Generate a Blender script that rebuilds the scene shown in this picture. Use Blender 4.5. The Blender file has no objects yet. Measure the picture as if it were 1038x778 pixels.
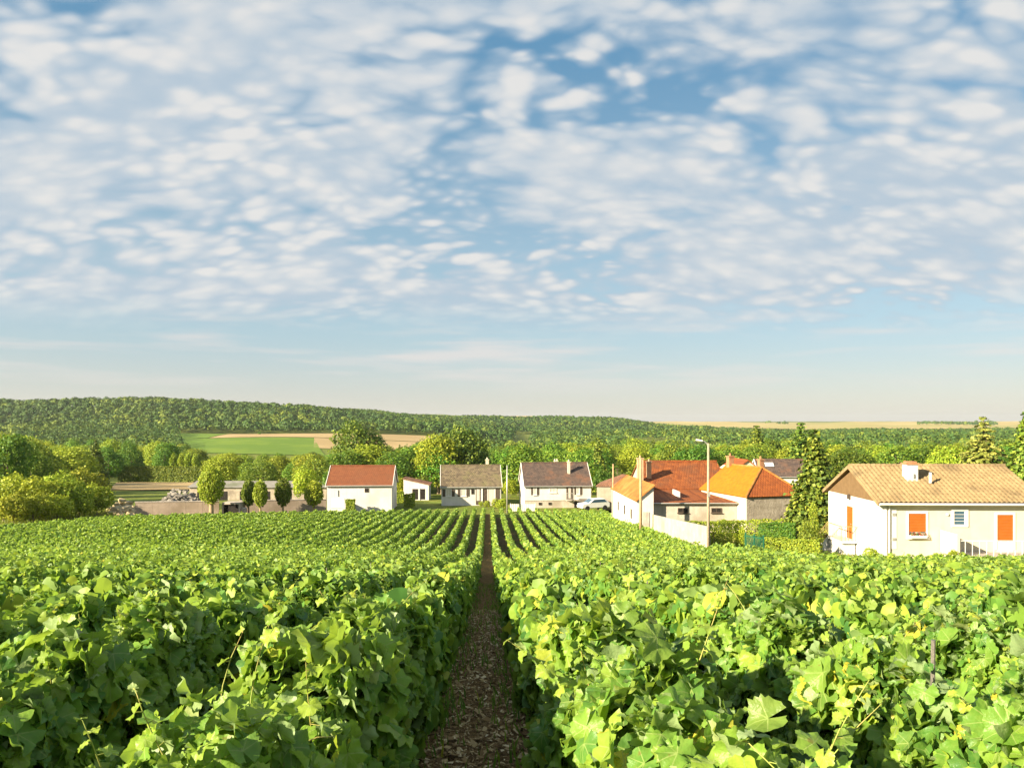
import bpy, math, random
import numpy as np

# ------------------------------------------------------------------ camera, sky, sun, exposure
S = bpy.context.scene
F = 780.0            # focal length in photo pixels (photo is 1038 wide)
CX, HZ = 519.0, 427.0
cd = bpy.data.cameras.new('camera')
cam = bpy.data.objects.new('camera', cd)
S.collection.objects.link(cam)
cam.location = (0, 0, 0)
cam.rotation_euler = (math.radians(90), 0, 0)
cd.sensor_width = 36.0
cd.lens = 36.0 * F / 1038.0
cd.shift_y = (HZ - 389.0) / 1038.0
cd.clip_start = 0.05
cd.clip_end = 30000
S.camera = cam

SUN_EL = 22.5
SUN_AZ = 238.0       # clockwise from +Y (view direction): left and behind the camera
W = bpy.data.worlds.new('World')
S.world = W
W.use_nodes = True
nt = W.node_tree
for n in list(nt.nodes):
    nt.nodes.remove(n)


def mk(nt, typ, ins=None, **kw):
    n = nt.nodes.new(typ)
    for k, v in kw.items():
        setattr(n, k, v)
    if ins:
        for k, v in ins.items():
            s = n.inputs[k]
            if isinstance(v, bpy.types.NodeSocket):
                nt.links.new(v, s)
            else:
                s.default_value = v
    return n


def M_(nt, op, a, b=None, c=None, clamp=False):
    n = nt.nodes.new('ShaderNodeMath')
    n.operation = op
    n.use_clamp = clamp
    for i, v in enumerate((a, b, c)):
        if v is None:
            continue
        if isinstance(v, bpy.types.NodeSocket):
            nt.links.new(v, n.inputs[i])
        else:
            n.inputs[i].default_value = v
    return n.outputs[0]


def sstep(nt, v, a, b):
    n = nt.nodes.new('ShaderNodeMapRange')
    n.interpolation_type = 'SMOOTHSTEP'
    nt.links.new(v, n.inputs[0])
    n.inputs[1].default_value = a
    n.inputs[2].default_value = b
    return n.outputs[0]


def mixc(nt, f, a, b, blend='MIX'):
    n = nt.nodes.new('ShaderNodeMix')
    n.data_type = 'RGBA'
    n.blend_type = blend
    for i, v in ((0, f), (6, a), (7, b)):
        if isinstance(v, bpy.types.NodeSocket):
            nt.links.new(v, n.inputs[i])
        else:
            n.inputs[i].default_value = v if i == 0 else (tuple(v) + (1,) if len(v) == 3 else v)
    return n.outputs[2]


sky = mk(nt, 'ShaderNodeTexSky', sky_type='NISHITA', sun_disc=False,
         sun_elevation=math.radians(SUN_EL), sun_rotation=math.radians(SUN_AZ),
         altitude=150, air_density=1.0, dust_density=0.5, ozone_density=0.8)
skyc = mixc(nt, 1.0, sky.outputs[0], (1.0, 0.99, 1.05), 'MULTIPLY')
bg_sky = mk(nt, 'ShaderNodeBackground', {'Color': skyc, 'Strength': 0.034})
tc = mk(nt, 'ShaderNodeTexCoord')
sep = mk(nt, 'ShaderNodeSeparateXYZ', {0: tc.outputs['Generated']})
zz = M_(nt, 'MAXIMUM', sep.outputs[2], 0.0)
den = M_(nt, 'ADD', zz, 0.42)
pu = M_(nt, 'DIVIDE', sep.outputs[0], den)
pv = M_(nt, 'DIVIDE', sep.outputs[1], den)
comb = mk(nt, 'ShaderNodeCombineXYZ', {0: pu, 1: pv, 2: 0.0})
mp = mk(nt, 'ShaderNodeMapping', {'Vector': comb.outputs[0], 'Rotation': (0, 0, math.radians(-38)), 'Scale': (0.72, 1.2, 1), 'Location': (3.1, 0.7, 0)})
P = mp.outputs[0]
# warp the plane a little
wn = mk(nt, 'ShaderNodeTexNoise', {'Vector': P, 'Scale': 4.0, 'Detail': 4.0})
wv = mk(nt, 'ShaderNodeVectorMath', {0: wn.outputs['Color'], 1: (0.5, 0.5, 0.5)}, operation='SUBTRACT')
wv2 = mk(nt, 'ShaderNodeVectorMath', {0: wv.outputs[0], 'Scale': 0.11}, operation='SCALE')
PW = mk(nt, 'ShaderNodeVectorMath', {0: P, 1: wv2.outputs[0]}, operation='ADD').outputs[0]
big = mk(nt, 'ShaderNodeTexNoise', {'Vector': P, 'Scale': 2.6, 'Detail': 2.0, 'Roughness': 0.5}).outputs[0]
vor = mk(nt, 'ShaderNodeTexVoronoi', {'Vector': PW, 'Scale': 16.5, 'Smoothness': 0.5, 'Randomness': 1.0}, feature='SMOOTH_F1')
fine = mk(nt, 'ShaderNodeTexNoise', {'Vector': PW, 'Scale': 9.0, 'Detail': 6.0, 'Roughness': 0.6}).outputs[0]
vor2 = mk(nt, 'ShaderNodeTexVoronoi', {'Vector': PW, 'Scale': 34.0, 'Smoothness': 0.45, 'Randomness': 1.0}, feature='SMOOTH_F1')
patchy = mk(nt, 'ShaderNodeTexNoise', {'Vector': P, 'Scale': 3.4, 'Detail': 2.0}).outputs[0]
amp = M_(nt, 'MULTIPLY_ADD', sstep(nt, patchy, 0.35, 0.65), 0.95, 0.5)
puff0 = M_(nt, 'ADD', M_(nt, 'MULTIPLY', M_(nt, 'SUBTRACT', 0.42, vor.outputs['Distance']), 0.85), M_(nt, 'MULTIPLY', M_(nt, 'SUBTRACT', 0.42, vor2.outputs['Distance']), 0.55))
puff = M_(nt, 'MULTIPLY_ADD', puff0, amp, 0.30)
d1 = M_(nt, 'MULTIPLY_ADD', puff, 0.75, M_(nt, 'MULTIPLY', fine, 0.58))
dens = M_(nt, 'ADD', d1, M_(nt, 'MULTIPLY', M_(nt, 'SUBTRACT', big, 0.5), 1.25))
edge_n = mk(nt, 'ShaderNodeTexNoise', {'Vector': P, 'Scale': 0.9, 'Detail': 4.0}).outputs[0]
edge_z = M_(nt, 'MULTIPLY_ADD', M_(nt, 'SUBTRACT', edge_n, 0.5), 0.10, sep.outputs[2])
cover = sstep(nt, edge_z, 0.095, 0.165)
mask = M_(nt, 'MULTIPLY', sstep(nt, dens, 0.02, 0.46), cover)
mask = M_(nt, 'MULTIPLY', mask, 0.93)
# thin streaks low over the horizon
mpl = mk(nt, 'ShaderNodeMapping', {'Vector': tc.outputs['Generated'], 'Scale': (3.0, 3.0, 34.0)})
low = mk(nt, 'ShaderNodeTexNoise', {'Vector': mpl.outputs[0], 'Scale': 1.5, 'Detail': 3.0}).outputs[0]
lowm = M_(nt, 'MULTIPLY', sstep(nt, low, 0.48, 0.75), M_(nt, 'MULTIPLY', sstep(nt, sep.outputs[2], 0.02, 0.08), sstep(nt, sep.outputs[2], 0.17, 0.10)))
lowm = M_(nt, 'MULTIPLY', lowm, 0.55)
bright = sstep(nt, M_(nt, 'ADD', d1, M_(nt, 'MULTIPLY', big, 0.22)), 0.40, 0.88)
ccol = mixc(nt, bright, (0.61, 0.73, 0.84), (1.0, 0.985, 0.955))
bg_cloud = mk(nt, 'ShaderNodeBackground', {'Color': ccol, 'Strength': 0.245})
bg_low = mk(nt, 'ShaderNodeBackground', {'Color': (1.0, 0.88, 0.82, 1), 'Strength': 0.27})
# thin high veil over the clear sky: pale low down, blue overhead
veil = mixc(nt, sstep(nt, sep.outputs[2], 0.10, 0.50), mixc(nt, sstep(nt, sep.outputs[2], 0.0, 0.13), (0.86, 0.86, 0.83), (0.60, 0.86, 0.96)), (0.14, 0.45, 0.74))
bg_veil = mk(nt, 'ShaderNodeBackground', {'Color': veil, 'Strength': 0.235})
mxv = mk(nt, 'ShaderNodeMixShader', {0: 0.62, 1: bg_sky.outputs[0], 2: bg_veil.outputs[0]})
mx0 = mk(nt, 'ShaderNodeMixShader', {0: lowm, 1: mxv.outputs[0], 2: bg_low.outputs[0]})
mx = mk(nt, 'ShaderNodeMixShader', {0: mask, 1: mx0.outputs[0], 2: bg_cloud.outputs[0]})
mk(nt, 'ShaderNodeOutputWorld', {'Surface': mx.outputs[0]})
W.cycles.sampling_method = 'MANUAL'
W.cycles.sample_map_resolution = 512

el, az = math.radians(SUN_EL), math.radians(SUN_AZ)
sdir = (math.sin(az) * math.cos(el), math.cos(az) * math.cos(el), math.sin(el))
sl = bpy.data.lights.new('sun', 'SUN')
sl.energy = 5.0
sl.angle = math.radians(0.6)
sl.color = (1.0, 0.84, 0.60)
so = bpy.data.objects.new('sun', sl)
S.collection.objects.link(so)
from mathutils import Vector, Matrix
so.rotation_euler = Vector(sdir).to_track_quat('Z', 'Y').to_euler()
so.location = (-60, -30, 60)

S.view_settings.view_transform = 'Standard'
S.view_settings.look = 'None'
S.view_settings.exposure = 1.75
S.view_settings.gamma = 1.0
S.view_settings.use_curve_mapping = False
S.render.engine = 'CYCLES'
S.cycles.max_bounces = 6
S.cycles.diffuse_bounces = 3
S.cycles.glossy_bounces = 2
S.cycles.transmission_bounces = 4
S.cycles.transparent_max_bounces = 4
S.cycles.use_denoising = True
S.cycles.sample_clamp_indirect = 6.0

rng = np.random.default_rng(11)
random.seed(5)

# ------------------------------------------------------------------ helpers


def tag(o, label=None, cat=None, group=None, kind=None):
    if label: o['label'] = label
    if cat: o['category'] = cat
    if group: o['group'] = group
    if kind: o['kind'] = kind
    return o


def link(o, parent=None):
    S.collection.objects.link(o)
    if parent is not None:
        o.parent = parent
    return o


def thing(name, label, cat, loc=(0, 0, 0), rz=0.0, group=None):
    o = bpy.data.objects.new(name, None)
    o.empty_display_size = 0.3
    link(o)
    o.location = loc
    o.rotation_euler = (0, 0, rz)
    return tag(o, label, cat, group)


def copy_thing(src, loc, rz=0.0, scale=(1, 1, 1), label=None, group=None):
    r = src.copy()
    S.collection.objects.link(r)
    r.location = loc
    r.rotation_euler = (0, 0, rz)
    r.scale = scale
    if label: r['label'] = label
    if group: r['group'] = group
    for ch in src.children:
        c = ch.copy()
        S.collection.objects.link(c)
        c.parent = r
        for g in ch.children:
            d = g.copy()
            S.collection.objects.link(d)
            d.parent = c
    return r


def np_mesh(name, verts, loops, sizes, mat=None, uv=None, young=None, smooth=False):
    """verts Nx3, loops flat vertex indices, sizes per face"""
    me = bpy.data.meshes.new(name)
    verts = np.ascontiguousarray(verts, dtype=np.float32)
    loops = np.ascontiguousarray(loops, dtype=np.int32)
    sizes = np.ascontiguousarray(sizes, dtype=np.int32)
    me.vertices.add(len(verts))
    me.vertices.foreach_set('co', verts.ravel())
    me.loops.add(len(loops))
    me.loops.foreach_set('vertex_index', loops)
    me.polygons.add(len(sizes))
    st = np.zeros(len(sizes), dtype=np.int32)
    st[1:] = np.cumsum(sizes)[:-1]
    me.polygons.foreach_set('loop_start', st)
    if smooth:
        me.polygons.foreach_set('use_smooth', np.ones(len(sizes), dtype=bool))
    if uv is not None:
        l = me.uv_layers.new(name='leaf')
        l.data.foreach_set('uv', np.ascontiguousarray(uv[loops], dtype=np.float32).ravel())
    if young is not None:
        a = me.attributes.new('young', 'FLOAT', 'POINT')
        a.data.foreach_set('value', np.ascontiguousarray(young, dtype=np.float32))
    me.update(calc_edges=True)
    me.validate()
    if mat is not None:
        me.materials.append(mat)
    return me


class MB:
    """collects solids, then becomes ONE mesh object"""

    def __init__(self):
        self.v, self.f = [], []

    def add(self, vs, fs):
        o = len(self.v)
        self.v += [tuple(p) for p in vs]
        self.f += [tuple(i + o for i in f) for f in fs]
        return self

    def box(self, x0, x1, y0, y1, z0, z1):
        return self.add([(x0, y0, z0), (x1, y0, z0), (x1, y1, z0), (x0, y1, z0), (x0, y0, z1), (x1, y0, z1), (x1, y1, z1), (x0, y1, z1)],
                        [(0, 3, 2, 1), (4, 5, 6, 7), (0, 1, 5, 4), (1, 2, 6, 5), (2, 3, 7, 6), (3, 0, 4, 7)])

    def hexa(self, b, t):
        return self.add(list(b) + list(t), [(0, 3, 2, 1), (4, 5, 6, 7), (0, 1, 5, 4), (1, 2, 6, 5), (2, 3, 7, 6), (3, 0, 4, 7)])

    def slab(self, pts, th):
        """planar polygon (any count), thickened downwards along its normal"""
        p = [Vector(q) for q in pts]
        n = (p[1] - p[0]).cross(p[2] - p[0]).normalized()
        if n.z < 0:
            p.reverse()
            n = -n
        k = len(p)
        vs = p + [q - n * th for q in p]
        fs = [tuple(range(k)), tuple(range(2 * k - 1, k - 1, -1))]
        for i in range(k):
            j = (i + 1) % k
            fs.append((i, i + k, j + k, j))
        return self.add(vs, fs)

    def prism_x(self, prof, x0, x1):
        """profile in (y,z), extruded along x"""
        k = len(prof)
        vs = [(x0, y, z) for y, z in prof] + [(x1, y, z) for y, z in prof]
        fs = [tuple(range(k - 1, -1, -1)), tuple(range(k, 2 * k))]
        for i in range(k):
            j = (i + 1) % k
            fs.append((i, j, j + k, i + k))
        return self.add(vs, fs)

    def prism_y(self, prof, y0, y1):
        k = len(prof)
        vs = [(x, y0, z) for x, z in prof] + [(x, y1, z) for x, z in prof]
        fs = [tuple(range(k)), tuple(range(2 * k - 1, k - 1, -1))]
        for i in range(k):
            j = (i + 1) % k
            fs.append((j, i, i + k, j + k))
        return self.add(vs, fs)

    def tube(self, pts, radii, n=8, cap=True):
        pts = [Vector(p) for p in pts]
        o = len(self.v)
        rings = []
        for i, p in enumerate(pts):
            a = pts[max(i - 1, 0)]
            b = pts[min(i + 1, len(pts) - 1)]
            t = (b - a).normalized()
            u = t.orthogonal().normalized() if i == 0 else (u - t * u.dot(t)).normalized()
            w = t.cross(u)
            r = radii[i]
            ring = []
            for k in range(n):
                an = 2 * math.pi * k / n
                self.v.append(tuple(p + (u * math.cos(an) + w * math.sin(an)) * r))
                ring.append(len(self.v) - 1)
            rings.append(ring)
        for a, b in zip(rings[:-1], rings[1:]):
            for k in range(n):
                j = (k + 1) % n
                self.f.append((a[k], a[j], b[j], b[k]))
        if cap:
            self.f.append(tuple(reversed(rings[0])))
            self.f.append(tuple(rings[-1]))
        return self

    def mesh(self, name, mat, smooth=False):
        me = bpy.data.meshes.new(name)
        me.from_pydata(self.v, [], self.f)
        me.materials.append(mat)
        if smooth:
            for p in me.polygons:
                p.use_smooth = True
        me.update()
        return me

    def build(self, name, mat, parent=None, smooth=False, bevel=0):
        o = bpy.data.objects.new(name, self.mesh(name, mat, smooth))
        link(o, parent)
        if bevel:
            m = o.modifiers.new('bevel', 'BEVEL')
            m.width = bevel
            m.segments = 2
            m.limit_method = 'ANGLE'
        return o


# ------------------------------------------------------------------ materials
MAT = {}


def material(name):
    m = bpy.data.materials.new(name)
    m.use_nodes = True
    t = m.node_tree
    for n in list(t.nodes):
        t.nodes.remove(n)
    MAT[name] = m
    return m, t


def surf(name, c1, c2, scale=3.0, rough=0.85, bump=0.0, bscale=None, c3=None, spec=0.3, detail=6, metallic=0.0, streak=None):
    m, t = material(name)
    g = mk(t, 'ShaderNodeTexCoord')
    n1 = mk(t, 'ShaderNodeTexNoise', {'Vector': g.outputs['Object'], 'Scale': scale, 'Detail': detail, 'Roughness': 0.6})
    f = sstep(t, n1.outputs[0], 0.3, 0.7)
    col = mixc(t, f, c1, c2)
    if c3 is not None:
        n2 = mk(t, 'ShaderNodeTexNoise', {'Vector': g.outputs['Object'], 'Scale': scale * 0.23, 'Detail': 4.0})
        col = mixc(t, sstep(t, n2.outputs[0], 0.5, 0.72), col, c3)
    if streak is not None:      # rain streaks running down a wall
        mp = mk(t, 'ShaderNodeMapping', {'Vector': g.outputs['Object'], 'Scale': (2.6, 2.6, 0.25)})
        n3 = mk(t, 'ShaderNodeTexNoise', {'Vector': mp.outputs[0], 'Scale': 1.3, 'Detail': 5.0})
        col = mixc(t, M_(t, 'MULTIPLY', sstep(t, n3.outputs[0], 0.5, 0.75), 0.35), col, streak)
    b = mk(t, 'ShaderNodeBsdfPrincipled', {'Base Color': col, 'Roughness': rough, 'Specular IOR Level': spec, 'Metallic': metallic})
    if bump:
        n4 = mk(t, 'ShaderNodeTexNoise', {'Vector': g.outputs['Object'], 'Scale': bscale or scale * 4, 'Detail': 5.0})
        bp = mk(t, 'ShaderNodeBump', {'Height': n4.outputs[0], 'Strength': bump, 'Distance': 0.05})
        t.links.new(bp.outputs[0], b.inputs['Normal'])
    mk(t, 'ShaderNodeOutputMaterial', {'Surface': b.outputs[0]})
    return m


def tiles(name, c1, c2, c3, along='X', tw=0.26, th=0.34, rough=0.8, bump=0.6, patch=0.5):
    """roof tiles: courses down the slope and a column rhythm along the ridge"""
    m, t = material(name)
    g = mk(t, 'ShaderNodeTexCoord')
    s = mk(t, 'ShaderNodeSeparateXYZ', {0: g.outputs['Object']})
    a = s.outputs[0] if along == 'X' else s.outputs[1]
    zc = s.outputs[2]
    row = M_(t, 'FRACT', M_(t, 'DIVIDE', zc, th * 0.55))
    rid = M_(t, 'FLOOR', M_(t, 'DIVIDE', zc, th * 0.55))
    ash = M_(t, 'ADD', M_(t, 'DIVIDE', a, tw), M_(t, 'MULTIPLY', rid, 0.5))
    colu = M_(t, 'FRACT', ash)
    cid = M_(t, 'FLOOR', ash)
    cell = mk(t, 'ShaderNodeCombineXYZ', {0: cid, 1: rid, 2: 0.0})
    wnz = mk(t, 'ShaderNodeTexWhiteNoise', {0: cell.outputs[0]})
    col = mixc(t, wnz.outputs[0], c1, c2)
    n2 = mk(t, 'ShaderNodeTexNoise', {'Vector': g.outputs['Object'], 'Scale': 0.55, 'Detail': 6.0, 'Roughness': 0.65})
    col = mixc(t, M_(t, 'MULTIPLY', sstep(t, n2.outputs[0], 0.45, 0.7), patch), col, c3)
    hump = M_(t, 'SINE', M_(t, 'MULTIPLY', colu, math.pi))
    hgt = M_(t, 'ADD', M_(t, 'MULTIPLY', hump, 0.6), M_(t, 'SUBTRACT', 1.0, row))
    b = mk(t, 'ShaderNodeBsdfPrincipled', {'Base Color': col, 'Roughness': rough, 'Specular IOR Level': 0.25})
    bp = mk(t, 'ShaderNodeBump', {'Height': hgt, 'Strength': bump, 'Distance': 0.05})
    t.links.new(bp.outputs[0], b.inputs['Normal'])
    mk(t, 'ShaderNodeOutputMaterial', {'Surface': b.outputs[0]})
    return m


def leafmat(name, ramp, trans=(0.32, 0.47, 0.04), tmix=0.35, under=None, veins=False, rough=0.5, spec=0.35, obj_var=0.0, young=None):
    """ramp: list of (position, colour) indexed by a random number of each leaf"""
    m, t = material(name)
    geo = mk(t, 'ShaderNodeNewGeometry')
    cr = t.nodes.new('ShaderNodeValToRGB')
    t.links.new(geo.outputs['Random Per Island'], cr.inputs[0])
    e = cr.color_ramp.elements
    while len(e) < len(ramp):
        e.new(0.5)
    for q, (p, c) in zip(e, ramp):
        q.position = p
        q.color = tuple(c) + (1,)
    col = cr.outputs[0]
    if obj_var:
        oi = mk(t, 'ShaderNodeObjectInfo')
        hs = mk(t, 'ShaderNodeHueSaturation', {'Hue': M_(t, 'MULTIPLY_ADD', M_(t, 'SUBTRACT', oi.outputs['Random'], 0.25), 0.07 * obj_var, 0.5),
                                               'Saturation': 1.0,
                                               'Value': M_(t, 'MULTIPLY_ADD', M_(t, 'FRACT', M_(t, 'MULTIPLY', oi.outputs['Random'], 7.3)), 0.75 * obj_var, 1 - 0.36 * obj_var),
                                               'Color': col})
        col = hs.outputs[0]
    if young is not None:
        at = mk(t, 'ShaderNodeAttribute', attribute_name='young')
        col = mixc(t, at.outputs['Fac'], col, young)
    tcol = mixc(t, 0.65, col, trans)
    if veins:
        uv = mk(t, 'ShaderNodeUVMap', uv_map='leaf')
        sp = mk(t, 'ShaderNodeSeparateXYZ', {0: uv.outputs[0]})
        vm = None
        for ang in (0, 38, -38, 82, -82):
            ca, sa = math.cos(math.radians(ang)), math.sin(math.radians(ang))
            perp = M_(t, 'ABSOLUTE', M_(t, 'SUBTRACT', M_(t, 'MULTIPLY', sp.outputs[0], ca), M_(t, 'MULTIPLY', sp.outputs[1], sa)))
            al = M_(t, 'ADD', M_(t, 'MULTIPLY', sp.outputs[0], sa), M_(t, 'MULTIPLY', sp.outputs[1], ca))
            w = M_(t, 'SUBTRACT', 0.021, M_(t, 'MULTIPLY', al, 0.014))
            v = M_(t, 'MULTIPLY', M_(t, 'LESS_THAN', perp, w), M_(t, 'GREATER_THAN', al, 0.0))
            # secondary veins, a herringbone off each main vein
            vm = v if vm is None else M_(t, 'MAXIMUM', vm, v)
        nz = mk(t, 'ShaderNodeTexNoise', {'Vector': geo.outputs['Position'], 'Scale': 55.0, 'Detail': 4.0})
        col = mixc(t, M_(t, 'MULTIPLY', sstep(t, nz.outputs[0], 0.4, 0.75), 0.28), col, (0.26, 0.34, 0.07))
        col = mixc(t, M_(t, 'MULTIPLY', vm, 0.62), col, (0.36, 0.46, 0.14))
        tcol = mixc(t, M_(t, 'MULTIPLY', vm, 0.45), tcol, (0.10, 0.16, 0.02))
    if veins:
        bl = mk(t, 'ShaderNodeTexNoise', {'Vector': geo.outputs['Position'], 'Scale': 38.0, 'Detail': 2.0})
        col = mixc(t, M_(t, 'MULTIPLY', sstep(t, bl.outputs[0], 0.70, 0.76), 0.55), col, (0.20, 0.12, 0.035))
    if under is not None:
        col = mixc(t, M_(t, 'MULTIPLY', geo.outputs['Backfacing'], 0.75), col, under)
    b = mk(t, 'ShaderNodeBsdfPrincipled', {'Base Color': col, 'Roughness': rough, 'Specular IOR Level': spec})
    if veins:
        nb = mk(t, 'ShaderNodeTexNoise', {'Vector': geo.outputs['Position'], 'Scale': 70.0, 'Detail': 3.0})
        hh = M_(t, 'SUBTRACT', nb.outputs[0], M_(t, 'MULTIPLY', vm, 0.5))
        bp = mk(t, 'ShaderNodeBump', {'Height': hh, 'Strength': 0.55, 'Distance': 0.006})
        t.links.new(bp.outputs[0], b.inputs['Normal'])
    tr = mk(t, 'ShaderNodeBsdfTranslucent', {'Color': tcol})
    mxs = mk(t, 'ShaderNodeMixShader', {0: tmix, 1: b.outputs[0], 2: tr.outputs[0]})
    mk(t, 'ShaderNodeOutputMaterial', {'Surface': mxs.outputs[0]})
    return m


VR = [(0.0, (0.042, 0.138, 0.030)), (0.35, (0.095, 0.235, 0.036)), (0.7, (0.185, 0.340, 0.042)), (0.95, (0.29, 0.42, 0.050)), (1.0, (0.54, 0.46, 0.05))]
vine_near = leafmat('vine_leaf', VR, under=(0.30, 0.40, 0.20), veins=True, rough=0.42, young=(0.40, 0.48, 0.06), tmix=0.40)
vine_far = leafmat('vine_leaf_distant', [(p, c) for p, c in VR], under=(0.24, 0.36, 0.12), rough=0.5, young=(0.40, 0.48, 0.06), tmix=0.40)
cane_m = surf('vine_cane', (0.24, 0.33, 0.06), (0.40, 0.30, 0.10), 9.0, 0.6, 0.2)
stake_m = surf('stake_metal', (0.16, 0.15, 0.13), (0.24, 0.22, 0.2), 8.0, 0.55, 0.2, metallic=0.5)
TR = [(0.0, (0.060, 0.120, 0.012)), (0.5, (0.125, 0.195, 0.016)), (1.0, (0.23, 0.28, 0.025))]
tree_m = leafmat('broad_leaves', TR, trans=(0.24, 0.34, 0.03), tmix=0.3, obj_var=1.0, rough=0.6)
treey_m = leafmat('yellow_green_leaves', [(0, (0.16, 0.22, 0.014)), (0.5, (0.25, 0.31, 0.020)), (1, (0.37, 0.40, 0.032))], trans=(0.36, 0.40, 0.04), tmix=0.3, obj_var=0.5, rough=0.6)
fir_m = leafmat('fir_needles', [(0, (0.050, 0.095, 0.014)), (0.6, (0.14, 0.195, 0.02)), (1, (0.30, 0.33, 0.04))], tmix=0.15, obj_var=0.5, rough=0.6, trans=(0.15, 0.2, 0.03))
spruce_m = leafmat('pale_spruce_needles', [(0, (0.08, 0.11, 0.02)), (0.6, (0.21, 0.24, 0.04)), (1, (0.40, 0.40, 0.09))], tmix=0.15, rough=0.6, trans=(0.2, 0.22, 0.05))
wood_m = leafmat('forest_leaves', [(0, (0.022, 0.066, 0.012)), (0.6, (0.042, 0.100, 0.014)), (1, (0.075, 0.138, 0.016))], young=(0.155, 0.205, 0.020), tmix=0.12, rough=0.7, trans=(0.2, 0.3, 0.03))
greattree_m = leafmat('great_tree_leaves', [(0, (0.040, 0.085, 0.012)), (0.6, (0.10, 0.16, 0.018)), (1, (0.22, 0.27, 0.03))], tmix=0.22, rough=0.6)
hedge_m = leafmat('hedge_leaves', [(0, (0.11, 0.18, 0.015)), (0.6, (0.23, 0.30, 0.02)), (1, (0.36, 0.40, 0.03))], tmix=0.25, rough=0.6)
bark_m = surf('bark', (0.10, 0.075, 0.05), (0.20, 0.16, 0.11), 6.0, 0.9, 0.6)
palebark_m = surf('pale_bark', (0.30, 0.22, 0.13), (0.42, 0.32, 0.2), 6.0, 0.9, 0.5)

white_m = surf('white_render', (0.52, 0.51, 0.49), (0.59, 0.58, 0.56), 1.2, 0.9, 0.2, 30, c3=(0.48, 0.455, 0.41), streak=(0.43, 0.40, 0.36))
cream_m = surf('cream_render', (0.53, 0.475, 0.36), (0.58, 0.525, 0.41), 1.0, 0.9, 0.2, 30, streak=(0.46, 0.40, 0.30))
barnw_m = surf('old_limewash', (0.37, 0.335, 0.275), (0.45, 0.415, 0.35), 1.6, 0.92, 0.4, 14, c3=(0.30, 0.26, 0.20), streak=(0.29, 0.255, 0.195))
stone_m = surf('rubble_stone', (0.25, 0.215, 0.165), (0.38, 0.335, 0.27), 2.2, 0.95, 0.8, 6, c3=(0.21, 0.18, 0.145))
pinkw_m = surf('pink_render', (0.29, 0.23, 0.18), (0.36, 0.29, 0.23), 1.6, 0.95, 0.3, 12, c3=(0.24, 0.19, 0.14), streak=(0.24, 0.2, 0.16))
brown_m = surf('brown_boards', (0.135, 0.085, 0.040), (0.17, 0.108, 0.052), 3.0, 0.85, 0.2)
concrete_m = surf('concrete', (0.36, 0.31, 0.27), (0.48, 0.42, 0.37), 2.0, 0.95, 0.5, 10, streak=(0.28, 0.24, 0.21))
greyroof_m = surf('fibre_cement', (0.17, 0.165, 0.15), (0.25, 0.24, 0.215), 1.5, 0.9, 0.4, c3=(0.14, 0.15, 0.10))
red_tiles = tiles('red_tiles', (0.145, 0.050, 0.022), (0.19, 0.068, 0.029), (0.145, 0.065, 0.034))
barn_tiles = tiles('old_barn_tiles', (0.155, 0.044, 0.013), (0.26, 0.08, 0.02), (0.13, 0.055, 0.026), patch=0.7)
wing_tiles = tiles('lichen_tiles', (0.27, 0.10, 0.025), (0.36, 0.16, 0.035), (0.34, 0.22, 0.06), along='Y', patch=0.7)
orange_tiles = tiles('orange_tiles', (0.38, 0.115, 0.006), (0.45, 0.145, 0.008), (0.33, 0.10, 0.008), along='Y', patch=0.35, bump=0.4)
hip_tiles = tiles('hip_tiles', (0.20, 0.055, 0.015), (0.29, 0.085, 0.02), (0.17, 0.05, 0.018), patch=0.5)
slate_m = tiles('mossy_slates', (0.080, 0.062, 0.042), (0.17, 0.135, 0.085), (0.15, 0.14, 0.06), tw=0.3, patch=0.8)
dark_tiles = tiles('dark_tiles', (0.060, 0.045, 0.040), (0.11, 0.078, 0.062), (0.17, 0.085, 0.05), patch=0.75)
brown_tiles = tiles('brown_tiles', (0.17, 0.085, 0.05), (0.24, 0.12, 0.07), (0.15, 0.09, 0.06))
villa_tiles = surf('sand_tiles', (0.225, 0.160, 0.080), (0.31, 0.23, 0.12), 2.4, 0.85, 0.3, 30, c3=(0.165, 0.12, 0.064))
orange_paint = surf('orange_shutter', (0.30, 0.085, 0.010), (0.34, 0.10, 0.012), 3.0, 0.55)
white_paint = surf('white_paint', (0.60, 0.59, 0.57), (0.65, 0.64, 0.62), 4.0, 0.5)
dark_shut = surf('dark_shutter', (0.055, 0.042, 0.032), (0.085, 0.065, 0.05), 5.0, 0.6)
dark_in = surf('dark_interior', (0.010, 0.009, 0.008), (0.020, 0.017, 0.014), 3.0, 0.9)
brickc_m = surf('chimney_brick', (0.32, 0.15, 0.075), (0.40, 0.21, 0.11), 6.0, 0.9, 0.4, 18)
tanbrick_m = surf('tan_brick', (0.36, 0.26, 0.15), (0.45, 0.335, 0.21), 5.0, 0.9, 0.4, 18)
steel_m = surf('galvanised', (0.42, 0.41, 0.38), (0.5, 0.49, 0.46), 5.0, 0.5, metallic=0.6)
pole_m = surf('pole_concrete', (0.30, 0.235, 0.16), (0.38, 0.30, 0.21), 4.0, 0.9, 0.3, streak=(0.25, 0.2, 0.135))
wpole_m = surf('pole_wood', (0.32, 0.22, 0.12), (0.42, 0.30, 0.17), 4.0, 0.9, 0.3)
green_fence_m = surf('green_fence_paint', (0.015, 0.10, 0.06), (0.022, 0.13, 0.08), 4.0, 0.5)
car_paint = surf('white_car_paint', (0.74, 0.73, 0.70), (0.78, 0.77, 0.74), 1.0, 0.25, spec=0.5)
rubber_m = surf('rubber', (0.02, 0.02, 0.02), (0.03, 0.03, 0.03), 5.0, 0.8)
stones_m = surf('heap_stone', (0.13, 0.12, 0.105), (0.25, 0.235, 0.21), 1.3, 0.95, 0.5, c3=(0.09, 0.085, 0.075))
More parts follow.
